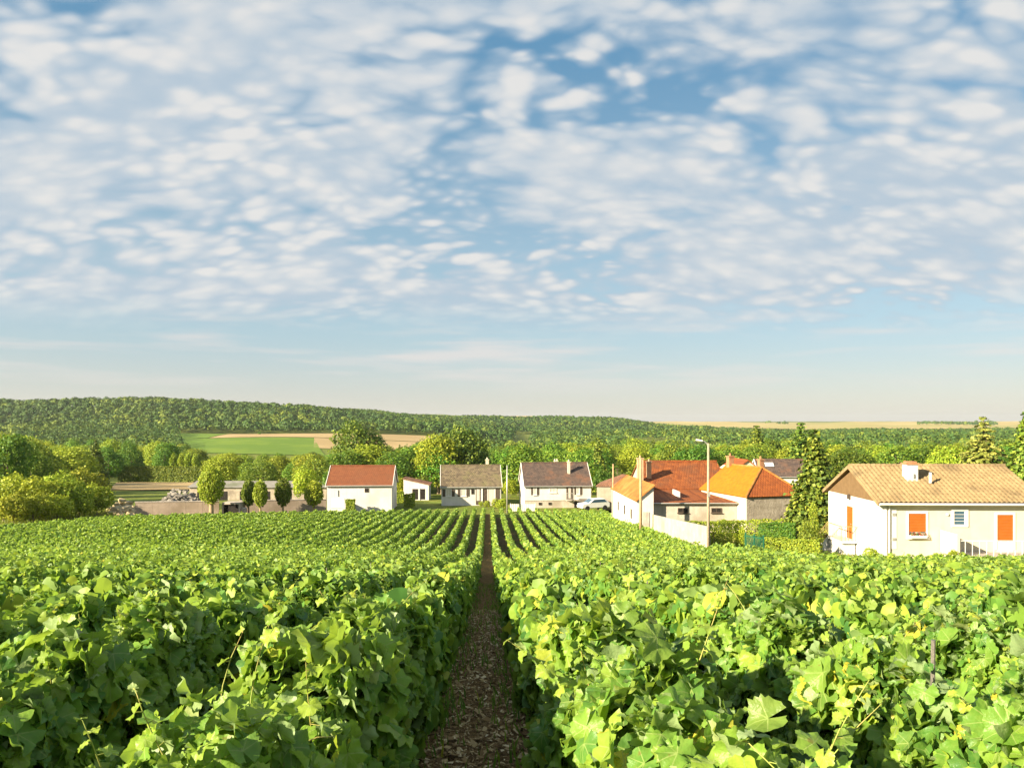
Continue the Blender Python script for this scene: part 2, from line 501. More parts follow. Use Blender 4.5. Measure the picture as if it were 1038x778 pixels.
gm, gt = material('window_glass')
mk(gt, 'ShaderNodeOutputMaterial', {'Surface': mk(gt, 'ShaderNodeBsdfPrincipled', {'Base Color': (0.05, 0.10, 0.15, 1), 'Roughness': 0.08, 'Specular IOR Level': 0.7}).outputs[0]})
glass_m = gm
curtain_m = surf('net_curtain', (0.42, 0.40, 0.36), (0.54, 0.51, 0.46), 6.0, 0.3)


def ground_mat(name, cols, scales, rough=0.95, bump=0.5, bs=8.0):
    m, t = material(name)
    g = mk(t, 'ShaderNodeNewGeometry')
    col = tuple(cols[0])
    for c, s in zip(cols[1:], scales):
        n = mk(t, 'ShaderNodeTexNoise', {'Vector': g.outputs['Position'], 'Scale': s, 'Detail': 6.0, 'Roughness': 0.65})
        col = mixc(t, sstep(t, n.outputs[0], 0.42, 0.62), col, c)
    b = mk(t, 'ShaderNodeBsdfPrincipled', {'Base Color': col if not isinstance(col, tuple) else col + (1,), 'Roughness': rough, 'Specular IOR Level': 0.15})
    n = mk(t, 'ShaderNodeTexNoise', {'Vector': g.outputs['Position'], 'Scale': bs, 'Detail': 6.0})
    bp = mk(t, 'ShaderNodeBump', {'Height': n.outputs[0], 'Strength': bump, 'Distance': 0.08})
    t.links.new(bp.outputs[0], b.inputs['Normal'])
    mk(t, 'ShaderNodeOutputMaterial', {'Surface': b.outputs[0]})
    return m


grass_g = ground_mat('meadow', [(0.13, 0.17, 0.025), (0.20, 0.20, 0.04), (0.09, 0.13, 0.02)], [0.15, 0.6])
soil_g = ground_mat('vineyard_soil', [(0.085, 0.055, 0.032), (0.13, 0.09, 0.05), (0.06, 0.07, 0.02)], [3.0, 0.9], bump=0.9, bs=14)
path_g = ground_mat('path_earth', [(0.25, 0.152, 0.064), (0.40, 0.255, 0.115), (0.14, 0.083, 0.034)], [9.0, 26.0], bump=1.0, bs=40)
tan_g = ground_mat('ripe_corn', [(0.32, 0.235, 0.115), (0.38, 0.285, 0.145)], [0.02])
tanpale_g = ground_mat('stubble', [(0.38, 0.30, 0.13), (0.44, 0.35, 0.16), (0.29, 0.27, 0.09)], [0.004, 0.002])
greenf_g = ground_mat('green_crop', [(0.10, 0.175, 0.020), (0.14, 0.215, 0.024)], [0.03])
track_g = ground_mat('chalk_track', [(0.42, 0.35, 0.27), (0.52, 0.45, 0.36)], [1.2])

# ------------------------------------------------------------------ terrain
_py = np.array([-60, 0, 26, 34, 44, 51, 57, 64, 80, 97, 110, 130, 200, 330, 480, 720, 1000, 1500, 1900, 2600, 3200, 4500, 9000], float)
_pz = np.array([8.2, -1.33, -5.62, -6.85, -8.15, -8.98, -9.47, -9.85, -10.75, -11.75, -11.8, -12.4, -16, -22, -23, -20, -21, -22, -20, -11, -4, -4, -4], float)
_yy = np.linspace(-60, 9000, 18121)
_zz = np.interp(_yy, _py, _pz)
_k = np.hanning(15); _k /= _k.sum()
_zz = np.convolve(np.pad(_zz, 7, mode='edge'), _k, 'valid')


def s01(v):
    v = np.clip(v, 0, 1)
    return v * v * (3 - 2 * v)


def h(x, y):
    x = np.asarray(x, float)
    y = np.asarray(y, float)
    z = np.interp(y, _yy, _zz)
    z = z + 7.5 * s01((y - 500) / 220) * s01((20 - x) / 100)
    r1 = np.interp(x, [-2500, -1000, -699, -429, -295, -214, -106, -52, 0], [26, 33, 34, 32, 26, 18, 6, 0, 0])
    z = z + r1 * s01((y - 740) / 320)
    r2 = np.interp(x, [-400, -200, -110, -39, 84, 207, 310, 400], [0, 0, 9, 20, 25, 18, 5, 0])
    z = z + r2 * s01((y - 1150) / 450)
    far = s01((y - 150) / 400)
    z = z + far * (1.6 * np.sin(x / 83 + y / 141) + 1.1 * np.sin(x / 41 - y / 97))
    ff = s01((y - 2200) / 800)
    z = z + ff * (2.2 * np.sin(x / 310 + 0.6) + 1.4 * np.sin(x / 133 + 2))
    return z


def H(x, y):
    return float(h(x, y))


def at(px, d):
    return ((px - CX) / F * d, d)


def zy(py, d):
    return -(py - HZ) / F * d


def grid_sheet(name, xs_of, ys, mat, off, kind='structure'):
    """sheet draped on the terrain; xs_of(y) gives the sample columns"""
    rows = [np.asarray(xs_of(y), float) for y in ys]
    n = len(rows[0])
    X = np.array(rows)
    Y = np.repeat(np.asarray(ys, float)[:, None], n, 1)
    Z = h(X, Y) + off
    v = np.stack([X, Y, Z], -1).reshape(-1, 3)
    i = np.arange((len(ys) - 1) * (n - 1))
    r, c = i // (n - 1), i % (n - 1)
    a = r * n + c
    loops = np.stack([a, a + 1, a + n + 1, a + n], 1).ravel()
    me = np_mesh(name, v, loops, np.full(len(i), 4), mat, smooth=True)
    o = bpy.data.objects.new(name, me)
    link(o)
    o['kind'] = kind
    return o


ys = np.concatenate([np.arange(-20, 130, 1.0), np.arange(130, 500, 8.0), np.arange(500, 1800, 20.0), np.arange(1800, 9000, 120.0)])
tx = np.linspace(-1, 1, 301)
tx = np.sign(tx) * np.abs(tx) ** 1.8
grid_sheet('ground', lambda y: tx * (130 + max(y, 0) * 1.6), ys, grass_g, -0.03)


def edge_far(u):
    """how far down the hill the vine row at lateral coordinate u runs"""
    if u > 16.2:
        return 33.0
    if u > 14.6:
        return 51.0
    return float(np.interp(u, [-60, -44, -41, -21, -2, 3, 14], [64, 69, 83, 91.5, 96.5, 97, 94]))


def lat(y):          # rows run a touch to the left of straight ahead
    return -0.0308 * y


grid_sheet('vineyard_soil', lambda y: np.linspace(-44 if y < 72 else -40, 14.9, 60) + lat(y), np.arange(-4, 92, 1.0), soil_g, 0.02)
grid_sheet('vineyard_slope', lambda y: np.linspace(14.9, 34, 24) + lat(y), np.arange(-4, 34.5, 0.7), soil_g, 0.02)
grid_sheet('path', lambda y: np.linspace(-0.43, 0.32, 6) + lat(y), np.arange(-4, 98, 0.7), path_g, 0.035)


def field(name, q, mat, nx=24, ny=14, off=0.35):
    (ax, ay), (bx, by), (cx, cy), (dx, dy) = q       # near-left, near-right, far-right, far-left
    s = np.linspace(0, 1, nx)[None, :]
    t = np.linspace(0, 1, ny)[:, None]
    X = (1 - t) * ((1 - s) * ax + s * bx) + t * ((1 - s) * dx + s * cx)
    Y = (1 - t) * ((1 - s) * ay + s * by) + t * ((1 - s) * dy + s * cy)
    Z = h(X, Y) + off
    v = np.stack([X, Y, Z], -1).reshape(-1, 3)
    i = np.arange((ny - 1) * (nx - 1))
    r, c = i // (nx - 1), i % (nx - 1)
    a = r * nx + c
    me = np_mesh(name, v, np.stack([a, a + 1, a + nx + 1, a + nx], 1).ravel(), np.full(len(i), 4), mat, smooth=True)
    o = bpy.data.objects.new(name, me)
    link(o)
    o['kind'] = 'structure'
    return o


field('green_field', (at(150, 500), at(330, 500), at(318, 640), at(185, 640)), greenf_g)
field('tan_field', (at(318, 560), at(440, 560), at(440, 640), at(318.5, 640)), tan_g)
field('corn_field', (at(212, 645), at(440, 645), at(440, 735), at(236, 735)), tan_g)
field('meadow_field', (at(120, 645), at(210, 645), at(234, 735), at(150, 735)), greenf_g)
field('stubble_field', (at(110, 150), at(205, 150), at(200, 200), at(118, 200)), tan_g, off=0.15)
field('far_fields', (at(560, 1900), at(1200, 1900), at(1300, 3600), at(500, 3600)), tanpale_g, nx=60, ny=30, off=0.8)
field('track', (at(88, 78), at(128, 84), at(152, 108), at(138, 108)), track_g, off=0.06)

# ------------------------------------------------------------------ the air
hm, ht_ = material('air')
pv_ = mk(ht_, 'ShaderNodeVolumePrincipled', {'Color': (0.86, 0.92, 1.0, 1), 'Density': 0.000055, 'Anisotropy': 0.25})
mk(ht_, 'ShaderNodeOutputMaterial', {'Volume': pv_.outputs[0]})


# ------------------------------------------------------------------ leaf geometry


def leaf_template(nout, ring, fold, droop, wave, seed):
    r = np.random.default_rng(seed)
    th = np.linspace(-math.pi + 0.28, math.pi - 0.28, nout)          # 0 = tip
    lobes = 0.72 + 0.17 * np.exp(-(th / 0.36) ** 2) + 0.12 * np.exp(-((np.abs(th) - 1.05) / 0.34) ** 2) + 0.05 * np.exp(-((np.abs(th) - 2.1) / 0.40) ** 2)
    if nout < 20:
        lobes = 0.80 + (lobes - 0.80) * 0.6
    if nout > 20:
        lobes = lobes * (1 + 0.038 * np.where(np.arange(nout) % 2 == 0, 1, -1)) * (1 + 0.04 * r.standard_normal(nout))
    lobes *= 0.82
    ox, oy = lobes * np.sin(th), lobes * np.cos(th) + 0.0
    pts = [(0.0, 0.0)]
    faces = []
    if ring:
        sel = np.arange(0, nout, 3)
        mid = [(ox[i] * 0.52, oy[i] * 0.52) for i in sel]
        pts += mid
        nm = len(mid)
        o0 = 1 + nm
        pts += list(zip(ox, oy))
        for i in range(nm - 1):
            faces.append((0, 1 + i + 1, 1 + i))
            a, b = sel[i], sel[i + 1]
            faces.append((1 + i, 1 + i + 1, o0 + b, o0 + b - 1, o0 + a + 1, o0 + a) if False else (1 + i, o0 + a + 1, o0 + a))
            faces.append((1 + i, 1 + i + 1, o0 + a + 2, o0 + a + 1))
            faces.append((1 + i + 1, o0 + b, o0 + a + 2))
        for j in range(sel[-1], nout - 1):
            faces.append((nm, o0 + j + 1, o0 + j))
    else:
        pts += list(zip(ox, oy))
        for i in range(nout - 1):
            faces.append((0, i + 2, i + 1))
    p = np.array(pts)
    x, y = p[:, 0], p[:, 1]
    rr = np.hypot(x, y)
    ph = r.uniform(0, 6.28)
    wave = wave * 1.35
    z = fold * np.abs(x) - droop * (y.clip(0) ** 2) + wave * rr ** 2 * np.sin(3 * np.arctan2(x, y) + ph) + 0.5 * wave * rr * np.sin(7 * np.arctan2(x, y) + 2 * ph)
    v = np.stack([x, y - 0.0, z], 1)
    # counter-clockwise seen from +z
    fs = []
    for f in faces:
        a, b, c = (p[f[0]], p[f[1]], p[f[2]])
        cr = (b[0] - a[0]) * (c[1] - a[1]) - (b[1] - a[1]) * (c[0] - a[0])
        fs.append(tuple(f) if cr > 0 else tuple(reversed(f)))
    loops = np.array([i for f in fs for i in f])
    sizes = np.array([len(f) for f in fs])
    return v, loops, sizes


def simple_leaf(kind, fold, droop):
    if kind == 2:      # six corners, folded on the midrib: two quads
        v = np.array([(0, -0.12, 0), (0.42, 0.0, fold * .42), (0.40, 0.42, fold * .4 - droop * .18), (0, 0.78, -droop * .6), (-0.40, 0.42, fold * .4 - droop * .18), (-0.42, 0.0, fold * .42)], float)
        return v, np.array([0, 1, 2, 3, 0, 3, 4, 5]), np.array([4, 4])
    v = np.array([(0, -0.35, 0), (0.5, 0.12, fold * .5), (0, 0.62, -droop * .4), (-0.5, 0.12, fold * .5)], float)
    return v, np.array([0, 1, 2, 0, 2, 3]), np.array([3, 3])


T0 = [leaf_template(37, True, f, d, w, i) for i, (f, d, w) in enumerate([(0.12, 0.25, 0.16), (-0.22, 0.35, 0.14), (0.30, 0.10, 0.2), (-0.10, 0.55, 0.2), (0.45, 0.3, 0.12), (-0.35, 0.15, 0.22), (0.02, 0.4, 0.26), (0.2, -0.25, 0.2)])]
T1 = [leaf_template(15, False, f, d, w, 20 + i) for i, (f, d, w) in enumerate([(0.12, 0.3, 0.15), (-0.25, 0.35, 0.15), (0.3, 0.1, 0.15), (-0.1, 0.55, 0.2)])]
T2 = [simple_leaf(2, f, d) for f, d in [(0.2, 0.3), (-0.3, 0.3), (0.35, 0.1), (-0.1, 0.5)]]
T3 = [simple_leaf(3, f, d) for f, d in [(0.3, 0.3), (-0.3, 0.3), (0.1, 0.5)]]


def norm(a):
    return a / np.maximum(np.linalg.norm(a, axis=1, keepdims=True), 1e-9)


def place(templates, pos, nrm, tip, size, r, yng=None):
    """instances of the templates -> verts, loops, sizes, uv, young"""
    n = norm(nrm)
    y = tip - n * np.sum(tip * n, 1, keepdims=True)
    y = norm(y + 1e-6)
    x = np.cross(y, n)
    which = r.integers(0, len(templates), len(pos))
    V, L, Z, U, Yg = [], [], [], [], []
    off = 0
    for k, (tv, tl, ts) in enumerate(templates):
        s = which == k
        m = int(s.sum())
        if m == 0:
            continue
        sz = size[s][:, None, None]
        vv = pos[s][:, None, :] + sz * (x[s][:, None, :] * tv[None, :, 0, None] + y[s][:, None, :] * tv[None, :, 1, None] + n[s][:, None, :] * tv[None, :, 2, None])
        V.append(vv.reshape(-1, 3))
        L.append((tl[None, :] + (np.arange(m) * len(tv))[:, None] + off).ravel())
        Z.append(np.tile(ts, m))
        U.append(np.tile(tv[:, :2], (m, 1)))
        Yg.append(np.repeat(yng[s] if yng is not None else np.zeros(m), len(tv)))
        off += m * len(tv)
    return np.concatenate(V), np.concatenate(L), np.concatenate(Z), np.concatenate(U), np.concatenate(Yg)


def join(parts):
    V, L, Z, U, Y = [], [], [], [], []
    off = 0
    for v, l, z, u, y in parts:
        V.append(v); L.append(l + off); Z.append(z); U.append(u); Y.append(y)
        off += len(v)
    return np.concatenate(V), np.concatenate(L), np.concatenate(Z), np.concatenate(U), np.concatenate(Y)


# ------------------------------------------------------------------ vine rows
ROW = 1.10
PATH_U = -0.055
BANDS = [  # y0, y1, leaf size, coverage, templates
    (0.2, 4.6, 0.086, 3.2, T0),
    (4.6, 13.0, 0.102, 2.9, T1),
    (13.0, 34.0, 0.128, 2.2, T2),
    (34.0, 110.0, 0.205, 1.4, T3)]
ORD = ['first', 'second', 'third', 'fourth', 'fifth', 'sixth', 'seventh', 'eighth', 'ninth', 'tenth', 'eleventh', 'twelfth']


def vine_row(side, k):
    u0 = PATH_U + side * (ROW * 0.5 + ROW * k)
    y_end = edge_far(u0)
    # only the length of the row that can come into sight, with a margin
    y_in = max(0.2, (abs(u0) - 1.4) / 0.70)
    if y_in > y_end - 1:
        return None
    r = np.random.default_rng(1000 + k * 2 + (side > 0))
    ph = r.uniform(0, 6.28, 6)

    def top(y):
        return 0.89 + 0.06 * np.sin(y * 1.3 + ph[0]) + 0.075 * np.sin(y * 6.1 + ph[1]) + 0.05 * np.sin(y * 13.7 + ph[2])

    def wid(y):
        return 0.190 + 0.028 * np.sin(y * 2.3 + ph[3]) + 0.03 * np.sin(y * 6.3 + ph[4])
    near_parts, far_parts, canes = [], [], MB()
    for bi, (b0, b1, size, cov, tm) in enumerate(BANDS):
        a, b = max(b0, y_in), min(b1, y_end)
        if b - a < 0.1:
            continue
        full = k < 3 and bi < 3
        zlo = 0.05 if (full or k < 1) else (0.30 if bi < 3 else 0.35)
        seglen = b - a
        per = 0.50 + 2 * (1.0 - zlo)
        n = int(seglen * per * cov / (0.62 * size * size))
        y = r.uniform(a, b, n)
        if bi == 3:      # the stretch in the dip that nobody sees can be thinner
            keep = (r.random(n) < np.where((y > 36) & (y < 50), 0.55, 1.0))
            y = y[keep]
            n = len(y)
        tH, w = top(y), wid(y)
        if bi == 3:
            w = w * 0.80
            tH = tH - 0.06
        sel = r.random(n)
        ptop = 0.50 / per
        istop = sel < ptop
        sd = np.where(r.random(n) < 0.5, -1.0, 1.0)
        q = r.uniform(-1, 1, n)
        zz_ = np.where(istop, tH - 0.10 * q * q + r.normal(0, 0.03, n), zlo + (tH - 0.04 - zlo) * r.random(n))
        taper = 1.0 - 0.28 * np.clip((zz_ - 0.55) / 0.5, 0, 1) ** 2 - 0.2 * np.clip((0.3 - zz_) / 0.3, 0, 1)
        inset = np.abs(r.normal(0, 0.075, n)) - 0.05 * np.sin(y * 7.3 + zz_ * 6 + ph[0]) * np.sin(y * 3.1 - zz_ * 9 + ph[1])
        xx = np.where(istop, q * w * 0.85, sd * (w * taper - inset + 0.03 * np.sin(y * 9 + zz_ * 8 + ph[5])))
        zz_ = np.where(istop, zz_ - inset * 0.8, zz_)
        zz_ = np.maximum(zz_, 0.04)
        pos = np.stack([xx + u0 + lat(y), y, zz_ + h(xx + u0 + lat(y), y)], 1)
        nz_ = r.normal(0, 1, (n, 3))
        up = np.array([0, 0, 1.0])
        out = np.stack([sd, np.zeros(n), np.zeros(n)], 1)
        nr = np.where(istop[:, None], up * 0.75 + nz_ * 0.55 + out * q[:, None] * 0.3, out * 0.9 + up * 0.42 + nz_ * 0.42)
        tip = np.where(istop[:, None], nz_[:, [1, 2, 0]] * 0.8 + np.array([0, 0, -0.35]), np.array([0, 0, -1.0]) + nz_[:, [2, 0, 1]] * 0.45 + out * 0.25)
        sz = size * np.clip(r.normal(0.95, 0.33, n), 0.35, 1.45) * (np.clip(y / 2.7, 0.62, 1.0) if bi == 0 else 1.0)
        yg = np.clip(r.normal(0.0, 0.16, n) + np.clip((zz_ - 0.86) * 1.7, 0, 0.30) + (0, 0, 0.16, 0.32)[bi] * (zz_ > 0.6), 0, 1)
        res = place(tm, pos, nr, tip, sz, r, yg)
        (near_parts if bi == 0 else far_parts).append(res)
        # young shoots standing out of the top
        if bi < 3:
            ns = int(seglen * (4.5, 3.6, 2.2)[bi])
            sy = r.uniform(a, b, ns)
            P_, N_, T_, Z_, G_ = [], [], [], [], []
            for yv in sy:
                ln = r.uniform(0.12, 0.30) * (1.0 if bi < 2 else 0.9)
                x0 = u0 + lat(yv) + r.uniform(-0.16, 0.16)
                base = np.array([x0, yv, H(x0, yv) + float(top(yv)) - 0.12])
                d0 = np.array([r.normal(0, 0.33), r.normal(0, 0.33), 1.0])
                cv = np.array([r.normal(0, 0.4), r.normal(0, 0.4), -0.2])
                ts = np.linspace(0, 1, 6)
                pts = base + ln * (ts[:, None] * d0 + (ts ** 2)[:, None] * cv * 0.5) * 1.25
                if bi < 2 or k < 4:
                    canes.tube(pts, [0.0022 * (1.15 - 0.75 * t_) for t_ in ts], 5 if bi == 0 else 3)
                m = 9 if bi < 2 else 4
                for j in range(m):
                    f = (j + 1) / m
                    pj = base + ln * (f * d0 + f * f * cv * 0.5) * 1.25
                    an = j * 2.6 + r.uniform(0, 1)
                    o_ = np.array([math.cos(an), math.sin(an), 0])
                    stalk = 0.035 * (1.2 - f)
                    P_.append(pj + o_ * stalk); N_.append(o_ * 0.55 + np.array([0, 0, 0.8]) + r.normal(0, 0.3, 3))
                    T_.append(o_ + np.array([0, 0, -0.25 + 0.6 * f])); Z_.append(size * (1.0 - 0.62 * f) * r.uniform(0.75, 1.15) * (min(1.0, max(0.62, yv / 2.7)) if bi == 0 else 1.0)); G_.append(np.clip((0.05 + 0.5 * f if bi < 2 else 0.15 + 0.65 * f) + r.normal(0, 0.12), 0, 1))
                    if bi == 0:
                        canes.tube([pj, pj + o_ * stalk], [0.0018, 0.0012], 3, cap=False)
            if P_:
                res = place(tm, np.array(P_), np.array(N_), np.array(T_), np.array(Z_), r, np.array(G_))
                (near_parts if bi == 0 else far_parts).append(res)
            # arching canes with petioles inside the top, near rows only
            if bi == 0 and k < 4:
                for yv in r.uniform(a, b, int(seglen * 0.8)):
                    sdx = r.choice([-1, 1])
                    x0 = u0 + lat(yv)
                    p0 = np.array([x0 + r.uniform(-.08, .08), yv, H(x0, yv) + r.uniform(0.35, 0.7)])
                    p1 = p0 + np.array([sdx * r.uniform(0.08, 0.2), r.uniform(-0.3, 0.3), r.uniform(0.15, 0.4)])
                    p2 = p1 + np.array([sdx * r.uniform(-0.02, 0.12), r.uniform(-0.3, 0.3), r.uniform(-0.08, 0.12)])
                    ts = np.linspace(0, 1, 6)[:, None]
                    canes.tube((1 - ts) ** 2 * p0 + 2 * ts * (1 - ts) * p1 + ts ** 2 * p2, [0.0035, 0.0032, 0.003, 0.0026, 0.002, 0.0015], 5)
    sname = 'left' if side < 0 else 'right'
    if k < 12:
        where = 'right beside the bare path' if k == 0 else 'counted from the bare path'
        label = f'leafy green vine row, {ORD[k]} to the {sname} {where}'
    else:
        label = f'leafy vine row on the {sname}, beyond the twelfth row from the path'
    root = thing('vine_row', label, 'vine row', (u0 + lat(y_in), y_in, H(u0, y_in)), 0, 'vine rows of the vineyard')
    ox = np.array(root.location)
    for parts, mat in ((near_parts, vine_near), (far_parts, vine_far)):
        if parts:
            v, l, z, uv, yg = join(parts)
            me = np_mesh('foliage', v - ox, l, z, mat, uv=uv if mat is vine_near else None, young=yg, smooth=True)
            o = bpy.data.objects.new('foliage', me)
            link(o, root)
    # trunks of the nearest rows
    if k < 3 and y_in < 12:
        for yv in np.arange(max(1.2, y_in), 14.0, 1.0):
            x0 = u0 + lat(yv) + r.uniform(-0.03, 0.03)
            z0 = H(x0, yv)
            tb = MB()
            tb.tube([(x0, yv, z0 - 0.05), (x0 + r.uniform(-.04, .04), yv + r.uniform(-.04, .04), z0 + 0.2), (x0 + r.uniform(-.06, .06), yv + r.uniform(-.06, .06), z0 + 0.42)], [0.035, 0.026, 0.02], 7)
            tb.v = [(a_ - ox[0], b_ - ox[1], c_ - ox[2]) for a_, b_, c_ in tb.v]
            tb.build('trunk', bark_m, root, smooth=True)
        for yv in np.arange(2.3 + r.uniform(0, 2.0), 26.0, 5.0):
            if yv < y_in: continue
            x0 = u0 + lat(yv)
            z0 = H(x0, yv)
            tb = MB()
            tb.tube([(x0, yv, z0 - 0.1), (x0 + 0.015, yv, z0 + 1.0)], [0.008, 0.008], 8)
            tb.v = [(a_ - ox[0], b_ - ox[1], c_ - ox[2]) for a_, b_, c_ in tb.v]
            tb.build('stake', stake_m, root)
    if canes.v:
        canes.v = [(a_ - ox[0], b_ - ox[1], c_ - ox[2]) for a_, b_, c_ in canes.v]
        canes.build('canes', cane_m, root, smooth=True)['kind'] = 'stuff'
    return root


for k in range(42):
    vine_row(-1, k)
for k in range(24):
    vine_row(1, k)

# dry leaves, prunings and chips lying on the path
n = 13000
y = 1.2 + 15 * rng.random(n) ** 1.6
x = rng.uniform(-0.42, 0.32, n) + lat(y)
tmplt = [(np.array([(-0.5, -0.16, 0), (0.5, -0.12, 0.05), (0.5, 0.14, 0.02), (-0.5, 0.16, 0.06)]), np.array([0, 1, 2, 3]), np.array([4])),
         (np.array([(-0.5, -0.28, 0.05), (0.3, -0.33, 0), (0.55, 0.1, 0.12), (-0.2, 0.35, 0.02)]), np.array([0, 1, 2, 3]), np.array([4]))]
nr = np.array([0, 0, 1.0]) + rng.normal(0, 0.28, (n, 3))
an = rng.uniform(0, 6.28, n)
res = place(tmplt, np.stack([x, y, h(x, y) + 0.045 + rng.random(n) * 0.012], 1), nr, np.stack([np.cos(an), np.sin(an), 0 * an], 1), np.clip(rng.lognormal(-3.75, 0.5, n), 0.010, 0.08), rng)
litter_m = leafmat('dry_litter', [(0, (0.11, 0.068, 0.032)), (0.5, (0.32, 0.215, 0.105)), (0.82, (0.56, 0.42, 0.23)), (1, (0.78, 0.66, 0.45))], tmix=0.0, rough=0.9, spec=0.15)
lo = bpy.data.objects.new('leaf_litter', np_mesh('leaf_litter', res[0], res[1], res[2], litter_m))
link(lo)
tag(lo, 'dry brown leaves and wood chips littering the bare path', 'leaf litter', kind='stuff')

# ------------------------------------------------------------------ trees


def cards(name, pos, nrm, size, r, mat, tip=None):
    tip = tip if tip is not None else r.normal(0, 1, (len(pos), 3))
    v, l, z, u, y = place(T3, pos, nrm, tip, size, r)
    return np_mesh(name, v, l, z, mat)


def fib(n, r):
    i = np.arange(n) + 0.5
    ph = np.arccos(1 - 2 * i / n)
    th = math.pi * (1 + 5 ** 0.5) * i
    return np.stack([np.cos(th) * np.sin(ph), np.sin(th) * np.sin(ph), np.cos(ph)], 1)


def broad_points(r, lobes, n, sx, z0, z1, lr=(0.13, 0.24), hollow=0.55, shell=False):
    """points over a heap of uneven leafy lobes inside an ellipsoid of half-width sx between z0 and z1"""
    cz, hz_ = (z0 + z1) / 2, (z1 - z0) / 2
    C, R = [], []
    for i in range(lobes):
        d = fib(lobes, r)[i] if shell else r.normal(0, 1, 3); d = d / np.linalg.norm(d)
        q = r.uniform(0.9, 1.0) if shell else r.uniform(0.25, 1.0) ** 0.5
        rad = r.uniform(*lr)
        wz = 1.0 if shell else 1.0 - 0.25 * d[2]
        C.append((d[0] * (sx - rad) * q * wz, d[1] * (sx - rad) * q * wz, cz + d[2] * (hz_ - rad) * q))
        R.append(rad)
    C, R = np.array(C), np.array(R)
    w = R ** 2 / np.sum(R ** 2)
    idx = r.choice(lobes, n * 2, p=w)
    d = norm(r.normal(0, 1, (n * 2, 3)))
    rad = R[idx] * (1 - np.abs(r.normal(0, 0.16, n * 2)))
    rad *= 1 + 0.16 * np.sin(d[:, 0] * 7 + idx) * np.sin(d[:, 1] * 6 + 2 * idx) + 0.10 * np.sin(d[:, 2] * 11 + idx)
    p = C[idx] + d * rad[:, None]
    p[:, 2] = np.maximum(p[:, 2], z0 - 0.03 + 0.06 * r.random(len(p)))
    dist = np.linalg.norm(p[:, None, :] - C[None, :, :], axis=2) / R[None, :]
    inside = dist.min(1) < hollow
    p, d = p[~inside][:n], d[~inside][:n]
    return p, d, C, R


def make_broad(name, seed, mat, lobes=20, n=4200, sx=0.36, z0=0.16, lr=(0.12, 0.22), leaf=0.030, bark=bark_m, trunk_r=0.022, shell=False):
    r = np.random.default_rng(seed)
    p, d, C, R = broad_points(r, lobes, n, sx, z0, 1.0, lr, shell=shell)
    nr = d * 0.8 + r.normal(0, 0.55, d.shape) + np.array([0, 0, 0.25])
    root = thing(name, None, None)
    me = cards('crown', p, nr, leaf * r.uniform(0.6, 1.45, len(p)), r, mat)
    link(bpy.data.objects.new('crown', me), root)
    t = MB()
    t.tube([(0, 0, -0.02), (0.006, 0.004, z0 * 0.6), (0.0, 0.01, z0 + 0.16), (0.01, 0, 0.72)], [trunk_r * 1.3, trunk_r, trunk_r * 0.75, trunk_r * 0.2], 8)
    for i in np.argsort(-R)[:7]:
        c = C[i]
        zs = min(z0 + 0.05 + 0.25 * r.random(), c[2] - 0.02)
        t.tube([(0, 0.005, zs), (c[0] * 0.5, c[1] * 0.5, zs + (c[2] - zs) * 0.62), tuple(c)], [trunk_r * 0.55, trunk_r * 0.35, trunk_r * 0.1], 5)
    t.build('trunk', bark, root, smooth=True)
    return root


def make_conifer(name, seed, mat, base_r=0.24, n_tier=26, z0=0.06, leaf=0.036, droop=0.28, power=0.85, ragged=0.25, per=7.0):
    r = np.random.default_rng(seed)
    P_, N_, T_, S_ = [], [], [], []
    t = MB()
    t.tube([(0, 0, -0.02), (0, 0, 0.5), (0, 0, 0.985)], [0.022, 0.013, 0.003], 8)
    for i in range(n_tier):
        f = i / (n_tier - 1)
        z = z0 + (0.975 - z0) * f
        R = base_r * ((1 - f) ** power) + 0.012
        nb = int(7 + 8 * (1 - f))
        for b in range(nb):
            an = 2 * math.pi * (b + 0.5 * (i % 2)) / nb + r.normal(0, 0.15)
            L = R * (1 + r.normal(0, ragged * 0.6)) * (0.72 if r.random() < ragged * 0.5 else 1)
            L = max(L, 0.012)
            o = np.array([math.cos(an), math.sin(an), 0])
            side = np.array([-o[1], o[0], 0])
            m = max(4, int(L * 100 * per / 3.0))
            s = r.random(m) ** 0.7
            lift = 0.10 * L
            zz__ = z + lift * s - droop * L * s * s + r.normal(0, 0.006, m)
            spread = r.normal(0, 0.05, m) * (0.35 + s) * (0.4 + R / base_r)
            P_.append(o * (L * s)[:, None] + side * spread[:, None] * 0.8 + np.stack([0 * s, 0 * s, zz__ - np.abs(spread) * 0.35 * droop * 2], 1))
            N_.append(np.array([0, 0, 0.75]) + o * 0.45 + r.normal(0, 0.42, (m, 3)))
            T_.append(o + np.array([0, 0, -0.5]) + side * np.sign(spread)[:, None] * 0.5 + r.normal(0, 0.2, (m, 3)))
            S_.append(leaf * r.uniform(0.6, 1.3, m))
            if i % 3 == 0 and b % 2 == 0:
                t.tube([(0, 0, z), tuple(o * L * 0.85 + np.array([0, 0, z + lift * 0.8 - droop * L * 0.6]))], [0.005, 0.0015], 4)
    root = thing(name, None, None)
    me = cards('crown', np.concatenate(P_), np.concatenate(N_), np.concatenate(S_), r, mat, np.concatenate(T_))
    link(bpy.data.objects.new('crown', me), root)
    t.build('trunk', bark_m, root, smooth=True)
    return root


used = set()


